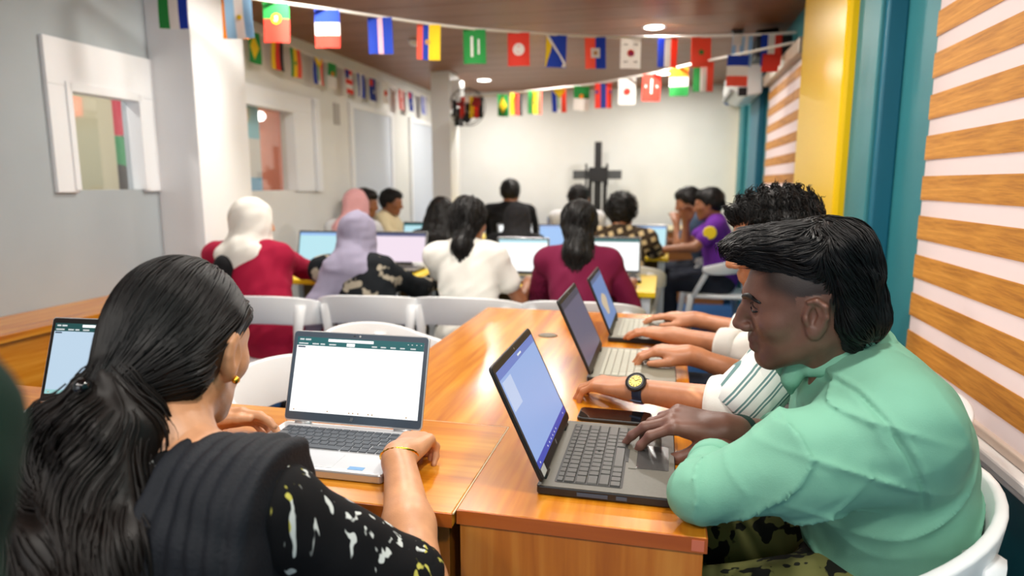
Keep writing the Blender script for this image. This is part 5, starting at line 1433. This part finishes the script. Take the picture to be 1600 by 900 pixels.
    # brows and lash lines lie on the skin
    def on_skin(pts, off):
        pts = np.array(pts, float); tt = np.linspace(0, len(pts)-1, 21); pts = np.stack([np.interp(tt, np.arange(len(pts)), pts[:, c]) for c in range(3)], 1)
        Q = pts @ R.T + hp
        for _ in range(6): Q = Q - A.grad(Q, 0.0008)*(A.ev(Q, 0.1)-off)[:, None]
        return list(Q)
    for s in (-1, 1):
        e = SDF(); e.chain(on_skin([(s*0.011, 0.092, 0.0225), (s*0.022, 0.090, 0.0265), (s*0.034, 0.086, 0.0290), (s*0.046, 0.078, 0.0275), (s*0.058, 0.068, 0.0215)], 0.0002), list(np.interp(np.linspace(0, 4, 21), range(5), [0.0030, 0.0040, 0.0040, 0.0030, 0.0014])), k=0.003)
        obj('eyebrow', quads_mesh('eyebrow', [(*e.mesh(0.0013), 0)], [H_black]), body)
        e = SDF(); e.chain(on_skin([(s*0.0195, 0.086, 0.0035), (s*0.028, 0.086, 0.0005), (s*0.037, 0.084, 0.0003), (s*0.0475, 0.076, 0.0035)], 0.0002), list(np.interp(np.linspace(0, 3, 21), range(4), [0.0010, 0.0016, 0.0017, 0.0012])), k=0.002)
        obj('eyelashes', quads_mesh('eyelashes', [(*e.mesh(0.0008), 0)], [H_black]), body)
        e = SDF(); e.chain(on_skin([(s*0.0195, 0.086, 0.0085), (s*0.028, 0.086, 0.0135), (s*0.038, 0.084, 0.0130), (s*0.0490, 0.076, 0.0075)], -0.0004), [0.0009]*21, k=0.002)
        obj('eyelid_crease', quads_mesh('eyelid_crease', [(*e.mesh(0.0007), 0)], [mat('lid_crease', rgb(62, 40, 34), 0.6)]), body)
    ax = elr-wr_
    ring_band('wristband', wr_+nrm(ax)*0.040, ax, 0.0295, 0.004, 0.026, cloth('wristband_green', rgb(28, 52, 46)), body)
    return body
green_boy()
chair(0.300, 1.25, 180, 'white plastic chair under the person in the mint green shirt')

# ------------------------------------------------------------------ the woman in black, seen from behind
def front_woman():
    hp = np.array([-0.663, 0.785, 1.048]); R = R_of(95, 14, 3)
    f = np.array([0.05, 1.0, 0.0]); f /= np.linalg.norm(f); r = np.array([f[1], -f[0], 0])
    nb = np.array([-0.640, 0.690, 0.930]); pel = np.array([-0.63, 0.50, 0.54])
    shr, shl = np.array([-0.482, 0.675, 0.872]), np.array([-0.795, 0.700, 0.880])
    elr, wr_ = np.array([-0.328, 0.805, 0.708]), np.array([-0.448, 1.035, 0.797])
    ell_, wl_ = np.array([-0.985, 0.90, 0.74]), np.array([-0.925, 1.135, 0.790])
    kn = [pel + f*0.42 - r*0.11 - ZU*0.03, pel + f*0.42 + r*0.11 - ZU*0.03]; an = [np.array([k[0], k[1]-0.05, 0.085]) for k in kn]
    A = SDF(); head_sdf(A, R, hp, True, True); A.at(R, hp); A.ell((0.080, -0.014, -0.006), (0.008, 0.018, 0.030), k=0.006); A.ell((0.0885, -0.009, -0.004), (0.006, 0.009, 0.016), k=0.005, sub=True); A.at(np.eye(3), np.zeros(3)); neck_sdf(A, R, hp, nb, 0.048); A.cap(nb, nb+(pel-nb)*0.3, 0.07, 0.09, k=0.03)
    for s in (shl, shr): A.cap(nb, nb*0.45+s*0.55-ZU*0.01, 0.045, 0.045, k=0.04)
    Br = SDF(); Br.cap(shr, elr, 0.050, 0.043, k=0.03); Br.cap(elr, elr*0.6+wr_*0.4, 0.043, 0.040, k=0.02); Br.cap(elr*0.6+wr_*0.4, wr_, 0.040, 0.026, k=0.02)
    hand_sdf(Br, wr_, (0.10, 1, -0.02), (0.10, 0.0, -1), 1, [(0.55, 0.75, 0.5), (0.65, 0.9, 0.5), (0.75, 0.95, 0.5), (0.8, 1.0, 0.5)], thumb=(0.45, 0.35), sc=0.88, spread=0.05, knuck=0.006)
    Bl = SDF(); Bl.cap(shl, ell_, 0.050, 0.043, k=0.03); Bl.cap(ell_, wl_, 0.041, 0.027, k=0.02)
    hand_sdf(Bl, wl_, (1, 0.35, 0.03), (0.1, -0.55, -0.75), -1, [(0.25, 0.35, 0.2), (0.35, 0.4, 0.2), (0.4, 0.5, 0.3), (0.5, 0.5, 0.3)], thumb=(0.35, 0.1), sc=0.9, spread=0.06)
    C = SDF(); torso_sdf(C, pel, nb, f, shl, shr, 0.92, 0.95); leg_sdf(C, pel, r, f, kn, an)
    for q in an: C.cap(q-ZU*0.035-f*0.03, q-ZU*0.045+f*0.13, 0.036, 0.026, k=0.03)
    body = obj('person', quads_mesh('person', [(*A.mesh(0.003), 0), (*Br.mesh(0.0025), 0), (*Bl.mesh(0.0025), 0), (*C.mesh(0.010), 0)], [SK_w], white_tint))
    tag(body, 'person seen from behind with long wavy black ponytail and black patterned top', 'person')
    S = SDF(); S.grow = 0.014; torso_sdf(S, pel, nb-nrm(nb-pel)*0.055, f, shl, shr, 0.92, 0.97, bust=1.0)
    S.cap(shr, elr*0.9+shr*0.1, 0.048, 0.044, k=0.03); S.cap(shl, ell_*0.9+shl*0.1, 0.054, 0.050, k=0.03)
    S.grow = 0; S.plane(elr*0.93+shr*0.07, elr-shr, 0.004) if False else None
    S.ell(pel+f*0.14-ZU*0.02, (0.19, 0.25, 0.12), R=frame(f, ZU), k=0.05)
    S.disp = folds(0.0035, (30, 45, 70, 90), 5)
    obj('kurta', quads_mesh('kurta', [(*S.mesh(0.005), 0)], [C_ikat]), body)
    ring_band('sleeve_hem', elr*0.95+shr*0.05, elr-shr, 0.046, 0.011, 0.04, C_ikat, body)
    Lg = SDF(); Lg.grow = 0.016; leg_sdf(Lg, pel-ZU*0.01, r, f, kn, an)
    obj('trousers', quads_mesh('trousers', [(*Lg.mesh(0.012), 0)], [C_black]), body)
    # pleated shawl over the right shoulder, hanging down the back
    W = SDF(); W.grow = 0.024; torso_sdf(W, pel, nb-nrm(nb-pel)*0.075, f, shl, shr, 0.92, 0.97, bust=1.0); W.grow = 0
    W.chain([shr+np.array([0.0, 0.06, 0.0]), shr+np.array([0.005, -0.03, 0.005]), np.array([-0.468, 0.56, 0.72]), np.array([-0.468, 0.47, 0.50])], [0.066, 0.068, 0.072, 0.075], k=0.04)
    W.plane((-0.438, 0.6, 0.8), (1, 0.12, 0.0), 0.006); W.plane((-0.588, 0.6, 0.8), (-1, -0.05, 0.12), 0.006); W.plane((0, 0.78, 0.8), (0, 1, 0.2), 0.006); W.plane((0, 0, 0.50), (0, 0, -1), 0.006)
    wf = folds(0.003, (40, 70), 9)
    W.disp = lambda P: wf(P) - 0.006*np.abs(np.sin(P[:, 0]*112 + 1.4*np.sin(P[:, 2]*9) + P[:, 1]*14 + 0.9*np.sin(P[:, 2]*23+P[:, 0]*30)))
    obj('shawl', quads_mesh('shawl', [(*W.mesh(0.004), 0)], [C_shawl]), body)
    # hair: smooth cap gathered at the nape, then a wide wavy tail
    Hs = SDF(); Hs.at(R, hp)
    Hs.ell((0, -0.022, 0.036), (0.078, 0.098, 0.090), k=0.02)
    Hs.ell((0, -0.052, -0.012), (0.066, 0.066, 0.072), k=0.04)
    Hs.chain([(0.050, 0.036, 0.052), (0.056, -0.012, 0.044), (0.050, -0.062, -0.030)], [0.020, 0.018, 0.022], k=0.02)
    Hs.chain([(-0.054, 0.036, 0.048), (-0.060, -0.010, 0.036), (-0.052, -0.055, -0.030)], [0.020, 0.018, 0.024], k=0.02)
    Hs.at(np.eye(3), np.zeros(3))
    bun = hp + R @ np.array([-0.012, -0.112, -0.050])
    Hs.cap(hp + R @ np.array([0, -0.07, -0.02]), bun, 0.055, 0.034, k=0.04)
    Tl = SDF()
    base = bun
    locks = [(-0.11, 0), (-0.085, 1), (-0.055, 0), (-0.03, 1), (0.0, 0), (0.025, 1), (0.05, 0), (0.075, 1), (-0.135, 1)]
    for i, (dx, dy) in enumerate(locks):
        pts = [base]; rad = [0.024]
        for j in range(1, 10):
            t = j/9; sp = min(1.0, t*2.1)**0.8; z_ = base[2]-0.46*t
            yb = 0.50 + (z_-0.54)/0.40*0.19 - 0.150 - 0.012*dy
            y_ = base[1]*(1-min(1, t*2.0)) + yb*min(1, t*2.0)
            y_ = min(y_, base[1]-0.02*min(1, 6*t)) + 0.010*math.cos(j*1.7+i)
            pts.append(np.array([base[0] + dx*sp + 0.045*t + 0.015*math.sin(j*1.5+i*1.3), y_, z_])); rad.append(0.034 - 0.006*t + 0.005*math.sin(j*2.1+i))
        Tl.chain(pts, rad, k=0.022)
    Tl.disp = folds(0.0065, (45, 70, 100, 140), 12)
    H0 = Hs; rngn = np.random.default_rng(7)
    loc = lambda P: (P-hp) @ R
    to_bun = lambda P, t: (bun - P)*np.array([1, 1, 1.0])
    V, Q = Hs.mesh(0.0045); parts = [(V, Q, 0)]
    LV = loc(V); sel = np.nonzero((LV[:, 1] < 0.075) & ((LV[:, 2] > 0.062) | (LV[:, 1] < -0.045)))[0]
    v, q = strand_parts(Hs, V[rngn.choice(sel, 2200)], to_bun, 12, 0.0095, 0.0014, rngn, 0.0022, 0.05, 0.95); parts.append((v, q, 0))
    V2, Q2 = Tl.mesh(0.0055); parts.append((V2, Q2, 1))
    def fall(P, t):
        w = np.stack([0.75*np.sin(P[:, 2]*34 + P[:, 0]*16), 0.3*np.cos(P[:, 2]*30 + P[:, 0]*21), -np.ones(len(P))], 1); return w
    sel = np.arange(len(V2))
    v, q = strand_parts(Tl, V2[rngn.choice(sel, 2400)], fall, 15, 0.012, 0.0016, rngn, 0.006, 0.06, 0.8); parts.append((v, q, 1))
    v, q = strand_parts(Tl, V2[rngn.choice(sel, 250)], fall, 10, 0.012, 0.0009, rngn, 0.016, 0.25, 0.3); parts.append((v, q, 1))
    obj('hair', quads_mesh('hair', parts, [H_black, H_brown]), body)
    # hair tie with a dark bead
    d = bun - hp; tie = ring_band('hair_tie', bun + nrm(d)*0.004 - ZU*0.004, d, 0.030, 0.011, 0.024, M_black, body)
    MB().lathe([(0.004, -0.010), (0.010, -0.005), (0.011, 0.0), (0.010, 0.005), (0.004, 0.010)], 14, tuple(bun + np.array([-0.005, -0.045, 0.012]))).build('bead', mat('bead_black', rgb(14, 14, 16), 0.08, coat=0.6), tie, smooth=True)
    # earring and bracelet
    e = hp + R @ np.array([0.084, -0.004, -0.040])
    MB().lathe([(0.001, -0.006), (0.005, -0.003), (0.006, 0.0), (0.005, 0.003), (0.001, 0.006)], 14, tuple(e)).build('earring', M_gold, body, smooth=True)
    ax = wr_-elr; c = wr_ - nrm(ax)*0.002; M = axis_matrix(c, ax + np.array([0.05, 0, 0.10])); b = MB(); n = 44
    P_ = [M @ Vector((0.0325*math.cos(2*PI*k/n), 0.0295*math.sin(2*PI*k/n), 0)) for k in range(n+1)]
    b.tube(P_, [0.0024 + (0.0009 if k % 2 else 0) for k in range(n+1)], 7, caps=False); b.build('bracelet', M_gold, body, smooth=True)
    rg = wl_ + np.array([0.115, 0.055, 0.0])
    return body
front_woman()
chair(-0.63, 0.50, 88, 'white plastic chair under the long-haired person at the front')

# ------------------------------------------------------------------ the two boys further along the long table
def spiky(S_head, R, hp, body, seed):
    Hs = SDF(); cap_hair(Hs, R, hp, 0.004); Hs.at(R, hp); Hs.ell((0, 0.03, 0.088), (0.055, 0.058, 0.030), k=0.03); Hs.at(np.eye(3), np.zeros(3))
    Hs.disp = folds(0.006, (80, 120, 170), seed)
    loc = lambda P: (P-hp) @ R
    out = lambda P, t: (P-hp)*1.0 + (R @ np.array([0.0, 0.05, 0.03]))*(0.3+t)
    st = [dict(mask=lambda V: (loc(V)[:, 2] > 0.05), n=1400, flow=lambda P, t: np.tile(R @ np.array([0, 0.5-0.5*t, 0.5]), (len(P), 1)) + (P-hp)*7 + 0.7*np.sin(P*230), steps=5, step=0.0075, r=0.0015, lift=0.012, wav=0.5, stick=0.06),
          dict(mask=lambda V: (loc(V)[:, 2] > -0.03), n=900, flow=lambda P, t: np.tile(R @ np.array([0, 0.2, -1.0]), (len(P), 1)), steps=5, step=0.007, r=0.0014, lift=0.004, wav=0.2)]
    return hair_mesh('hair', Hs, 0.005, st, [H_soft], body, seed)

b2, J = simple_person('person in a white and green striped shirt wearing a black and gold watch', (0.262, 1.70, 1.135), 180, (0.46, 1.72, 0.56), SK_b2, C_stripe, None, 0.90, h=0.0042, seed=21, chair_at=(0.44, 1.72), short='person in the striped shirt',
    wrists=[(-0.062, 1.520, 0.797), (0.085, 1.862, 0.800)], elbows=[(0.170, 1.430, 0.805), (0.300, 1.845, 0.735)], curls=(0.50, 0.60, 0.35), pitch=14, tintfn=lambda V: 1 + (0.75*np.exp(-(((V-np.array([0.082, 1.440, 0.825]))**2).sum(1)/0.021**2)**2)*(0.6+0.4*np.sin(V[:, 0]*170+3*np.sin(V[:, 2]*130))))[:, None]*np.array([0.8, 1.1, 1.3]))
spiky(None, J['R'], J['head'], b2, 5)
el, wr = np.array([0.170, 1.430, 0.805]), np.array([-0.062, 1.520, 0.797])
ring_band('cuff', el + (wr-el)*0.10, wr-el, 0.044, 0.018, 0.075, C_white, b2)
sh = J['nb'] - J['r']*0.185 - ZU*0.045
ring_band('sleeve', el + (sh-el)*0.12, sh-el, 0.048, 0.02, 0.12, C_stripe, b2)
el2, wr2 = np.array([0.300, 1.845, 0.735]), np.array([0.085, 1.862, 0.800])
# watch
ax = nrm(el-wr); c = wr + ax*0.022
strap = ring_band('watch', c, ax, 0.0268, 0.0045, 0.031, mat('watch_strap', rgb(28, 40, 62), 0.45), b2, squash=1.0)
nrm_w = nrm(np.array([-0.25, -0.62, 0.75]) - ax*np.dot(np.array([-0.25, -0.62, 0.75]), ax))
Mw = axis_matrix(c + nrm_w*0.030, nrm_w, ax)
MB().lathe([(0.019, 0), (0.0245, 0.002), (0.0245, 0.009), (0.021, 0.0115), (0.019, 0.0095)], 26, M=Mw.to_3x3().to_4x4(), c=Mw.translation).build('watch_case', M_black, strap, smooth=False)
MB().lathe([(0.0235, 0.0085), (0.0235, 0.0094)], 26, M=Mw.to_3x3().to_4x4(), c=Mw.translation).build('watch_bezel', M_black, strap)
MB().lathe([(0.0150, 0.0085), (0.0150, 0.0098)], 26, M=Mw.to_3x3().to_4x4(), c=Mw.translation).build('watch_dial', mat('dial_gold', rgb(196, 168, 70), 0.3, 0.6), strap)
for (a_, l_) in ((0.6, 0.009), (2.4, 0.012)):
    MB().box((-0.0011, 0, 0.0098), (0.0011, l_, 0.0108), M=Mw @ Matrix.Rotation(a_, 4, 'Z')).build('watch_hand', M_black, strap)
for k in (-2, -1, 1, 2, 3, -3):
    a2 = RAD(90)+k*0.52; perp = np.cross(ax, nrm_w); dr = nrm(nrm_w*math.cos(k*0.62+PI*0.5*np.sign(k)*0.55) + perp*math.sin(k*0.62+PI*0.5*np.sign(k)*0.55))
    MB().box((-0.0022, -0.0135, -0.0004), (0.0022, 0.0135, 0.0006), M=axis_matrix(c + dr*0.0316, dr, ax)).build('strap_ridge', mat('strap_blue', rgb(96, 128, 170), 0.5) if k == -3 else bpy.data.materials.get('strap_blue') or mat('strap_blue', rgb(96, 128, 170), 0.5), strap)
for k in range(12):
    MB().box((-0.0011, 0.0095, 0.0098), (0.0011, 0.0140, 0.0106), M=Mw @ Matrix.Rotation(2*PI*k/12, 4, 'Z')).build('hour_mark', M_black, strap)
b3, J3 = simple_person('person in a white shirt with rolled cuffs, hands on the blue sea picture laptop', (0.37, 2.22, 1.10), 180, (0.50, 2.24, 0.56), SK_b3, C_white, 'short', 1.25, h=0.005, seed=22, chair_at=(0.47, 2.24), short='person furthest along the long table',
    wrists=[(0.045, 2.100, 0.800), (0.120, 2.375, 0.800)], elbows=[(0.275, 1.985, 0.790), (0.340, 2.300, 0.77)], curls=(0.22, 0.28, 0.15))
for e_, w_, t_ in (((0.275, 1.985, 0.790), (0.045, 2.100, 0.800), 0.32), ((0.340, 2.300, 0.77), (0.120, 2.375, 0.800), 0.32)):
    e_, w_ = np.array(e_), np.array(w_); ring_band('cuff', e_+(w_-e_)*t_, w_-e_, 0.043, 0.012, 0.06, C_white, b3)

# person cut by the left edge of the picture, close to the camera; and the user of the left laptop
simple_person('person in a dark green top cut off by the left edge of the picture', (-0.433, 0.012, 1.325), 180, (-0.37, -0.02, 0.80), SK_far, C_dkgreen, 'short', 1.95, h=0.008, seed=31, chair_at=False, wrists=[(-0.63, -0.16, 0.80), (-0.60, 0.18, 0.80)], elbows=[(-0.44, -0.24, 0.92), (-0.405, 0.225, 0.92)], legs=C_dkgreen)
simple_person('person in black at the far left laptop, almost hidden at the left edge', (-1.76, 0.90, 1.10), 72, (-1.80, 0.62, 0.54), SK_w, C_black, 'long', 1.9, True, h=0.008, seed=32, wrists=[(-1.62, 1.05, 0.79), (-1.50, 1.03, 0.79)], short='person at the far left laptop')

# ------------------------------------------------------------------ the rows behind
simple_person('person in a white headscarf and crimson dress', (-2.05, 2.97, 1.085), 98, (-1.86, 2.82, 0.54), SK_w, C_red, C_hij_white, 1.95, True, head_yaw=58, pitch=8, seed=41, bottom=C_red, sw=0.165, extra='blackdrape', wrists=[(-2.22, 3.50, 0.755), (-1.93, 3.45, 0.755)], short='person in the white headscarf')
simple_person('person in a lavender headscarf and black floral dress', (-1.53, 3.09, 1.010), 98, (-1.36, 2.95, 0.54), SK_w, C_floral, C_hij_lav, 1.9, True, head_yaw=92, pitch=20, seed=42, bottom=C_floral, extra='drape', sw=0.16, wrists=[(-1.62, 3.50, 0.755), (-1.22, 3.48, 0.755)], short='person in the lavender headscarf')
simple_person('person in a white short-sleeved top with a black ponytail', (-0.955, 3.17, 1.085), 92, (-0.90, 3.00, 0.54), SK_far, C_white, 'ponytail', 0.55, True, head_yaw=80, pitch=12, seed=43, bottom=C_white, sw=0.15, wrists=[(-1.10, 3.55, 0.755), (-0.70, 3.42, 0.755)], short='person in the white top')
simple_person('person in a maroon top with wavy tied-back black hair', (-0.410, 3.25, 1.065), 92, (-0.36, 3.02, 0.54), SK_far, C_maroon, 'longtail', 0.95, True, pitch=12, seed=44, bottom=C_maroon, sw=0.15, wrists=[(-0.55, 3.55, 0.755), (-0.16, 3.46, 0.755)], short='person in the maroon top')
simple_person('person in a pink headscarf behind the lavender headscarf', (-2.27, 4.58, 1.11), 90, (-2.27, 4.36, 0.54), SK_far, C_tee_lt, C_hij_pink, 1.9, True, seed=45, h=0.011, short='person in the pink headscarf')
simple_person('person in black with long loose black hair', (-1.53, 4.42, 1.055), 92, (-1.50, 4.22, 0.54), SK_far, C_black, 'long', 1.9, True, seed=46, h=0.011, short='person with long loose hair')
simple_person('person in a black headscarf in front of the far laptop row', (-1.02, 4.58, 1.02), 90, (-1.00, 4.36, 0.54), SK_far, C_black, C_hij_black, 1.9, True, seed=47, h=0.011, short='person in the black headscarf')
simple_person('person with curly black hair in a brown plaid shirt', (-0.285, 4.56, 1.075), 86, (-0.27, 4.36, 0.54), SK_far, C_plaid, 'curly', 1.6, seed=48, h=0.010, short='person in the plaid shirt', wrists=[(-0.42, 5.02, 0.76), (-0.05, 5.0, 0.76)])
simple_person('person with short black hair above the black headscarf, in the third row', (-1.41, 6.02, 1.185), 90, (-1.41, 5.84, 0.60), SK_far, C_black, 'short', 1.9, seed=49, h=0.012, short='person in the third row left')
simple_person('person with cropped hair in a pale shirt, in the third row', (-0.755, 5.98, 1.135), 88, (-0.75, 5.82, 0.56), SK_far, C_tee_lt, 'short', 0.6, seed=50, h=0.012, short='person in the third row right', head_yaw=60)
simple_person('person in a blue-grey top at the left wall, nearer of the two in profile', (-2.58, 5.40, 1.10), 10, (-2.60, 5.32, 0.54), SK_far, C_bluegrey, 'short', 1.5, seed=51, h=0.012, short='nearer person at the left wall', chair_at=False)
simple_person('person in a cream shirt at the left wall, further of the two in profile', (-2.56, 5.92, 1.095), 5, (-2.58, 5.98, 0.54), SK_far, C_cream, 'short', 1.5, seed=52, h=0.012, short='further person at the left wall', chair_at=False)
pb, JP = simple_person('person in a purple shirt with a yellow patch, facing left', (0.330, 5.38, 1.115), 175, (0.44, 5.30, 0.54), SK_far, C_purple, 'short', 0.55, seed=53, h=0.009, short='person in the purple shirt', pitch=10, wrists=[(0.02, 5.10, 0.78), (0.17, 5.42, 0.98)], elbows=[(0.235, 5.13, 0.80), (0.17, 5.45, 0.78)])
sh = JP['nb'] - JP['r']*0.185 - ZU*0.06
MB().lathe([(0.045, -0.012), (0.05, 0.0), (0.045, 0.006)], 18, tuple(sh + np.array([-0.045, -0.088, -0.02])), M=Matrix.Rotation(RAD(90), 4, 'X')).build('yellow_patch', mat('patch_yellow', rgb(246, 214, 20), 0.6), pb)
simple_person('person in a blue-grey shirt leaning the chin on a hand behind the purple shirt', (0.190, 5.86, 1.115), 178, (0.40, 5.88, 0.54), SK_far, C_bluegrey, 'short', 0.55, seed=54, h=0.010, short='person behind the purple shirt', pitch=18, wrists=[(0.10, 5.78, 0.96), (-0.02, 5.95, 0.78)], elbows=[(0.12, 5.70, 0.76), (0.15, 6.02, 0.74)])

# empty chairs at the long table
chair(-0.86, 2.06, 0, 'empty white plastic chair pushed up to the left side of the long table')
chair(-0.86, 1.58, 0, 'empty white plastic chair just behind the silver laptop')
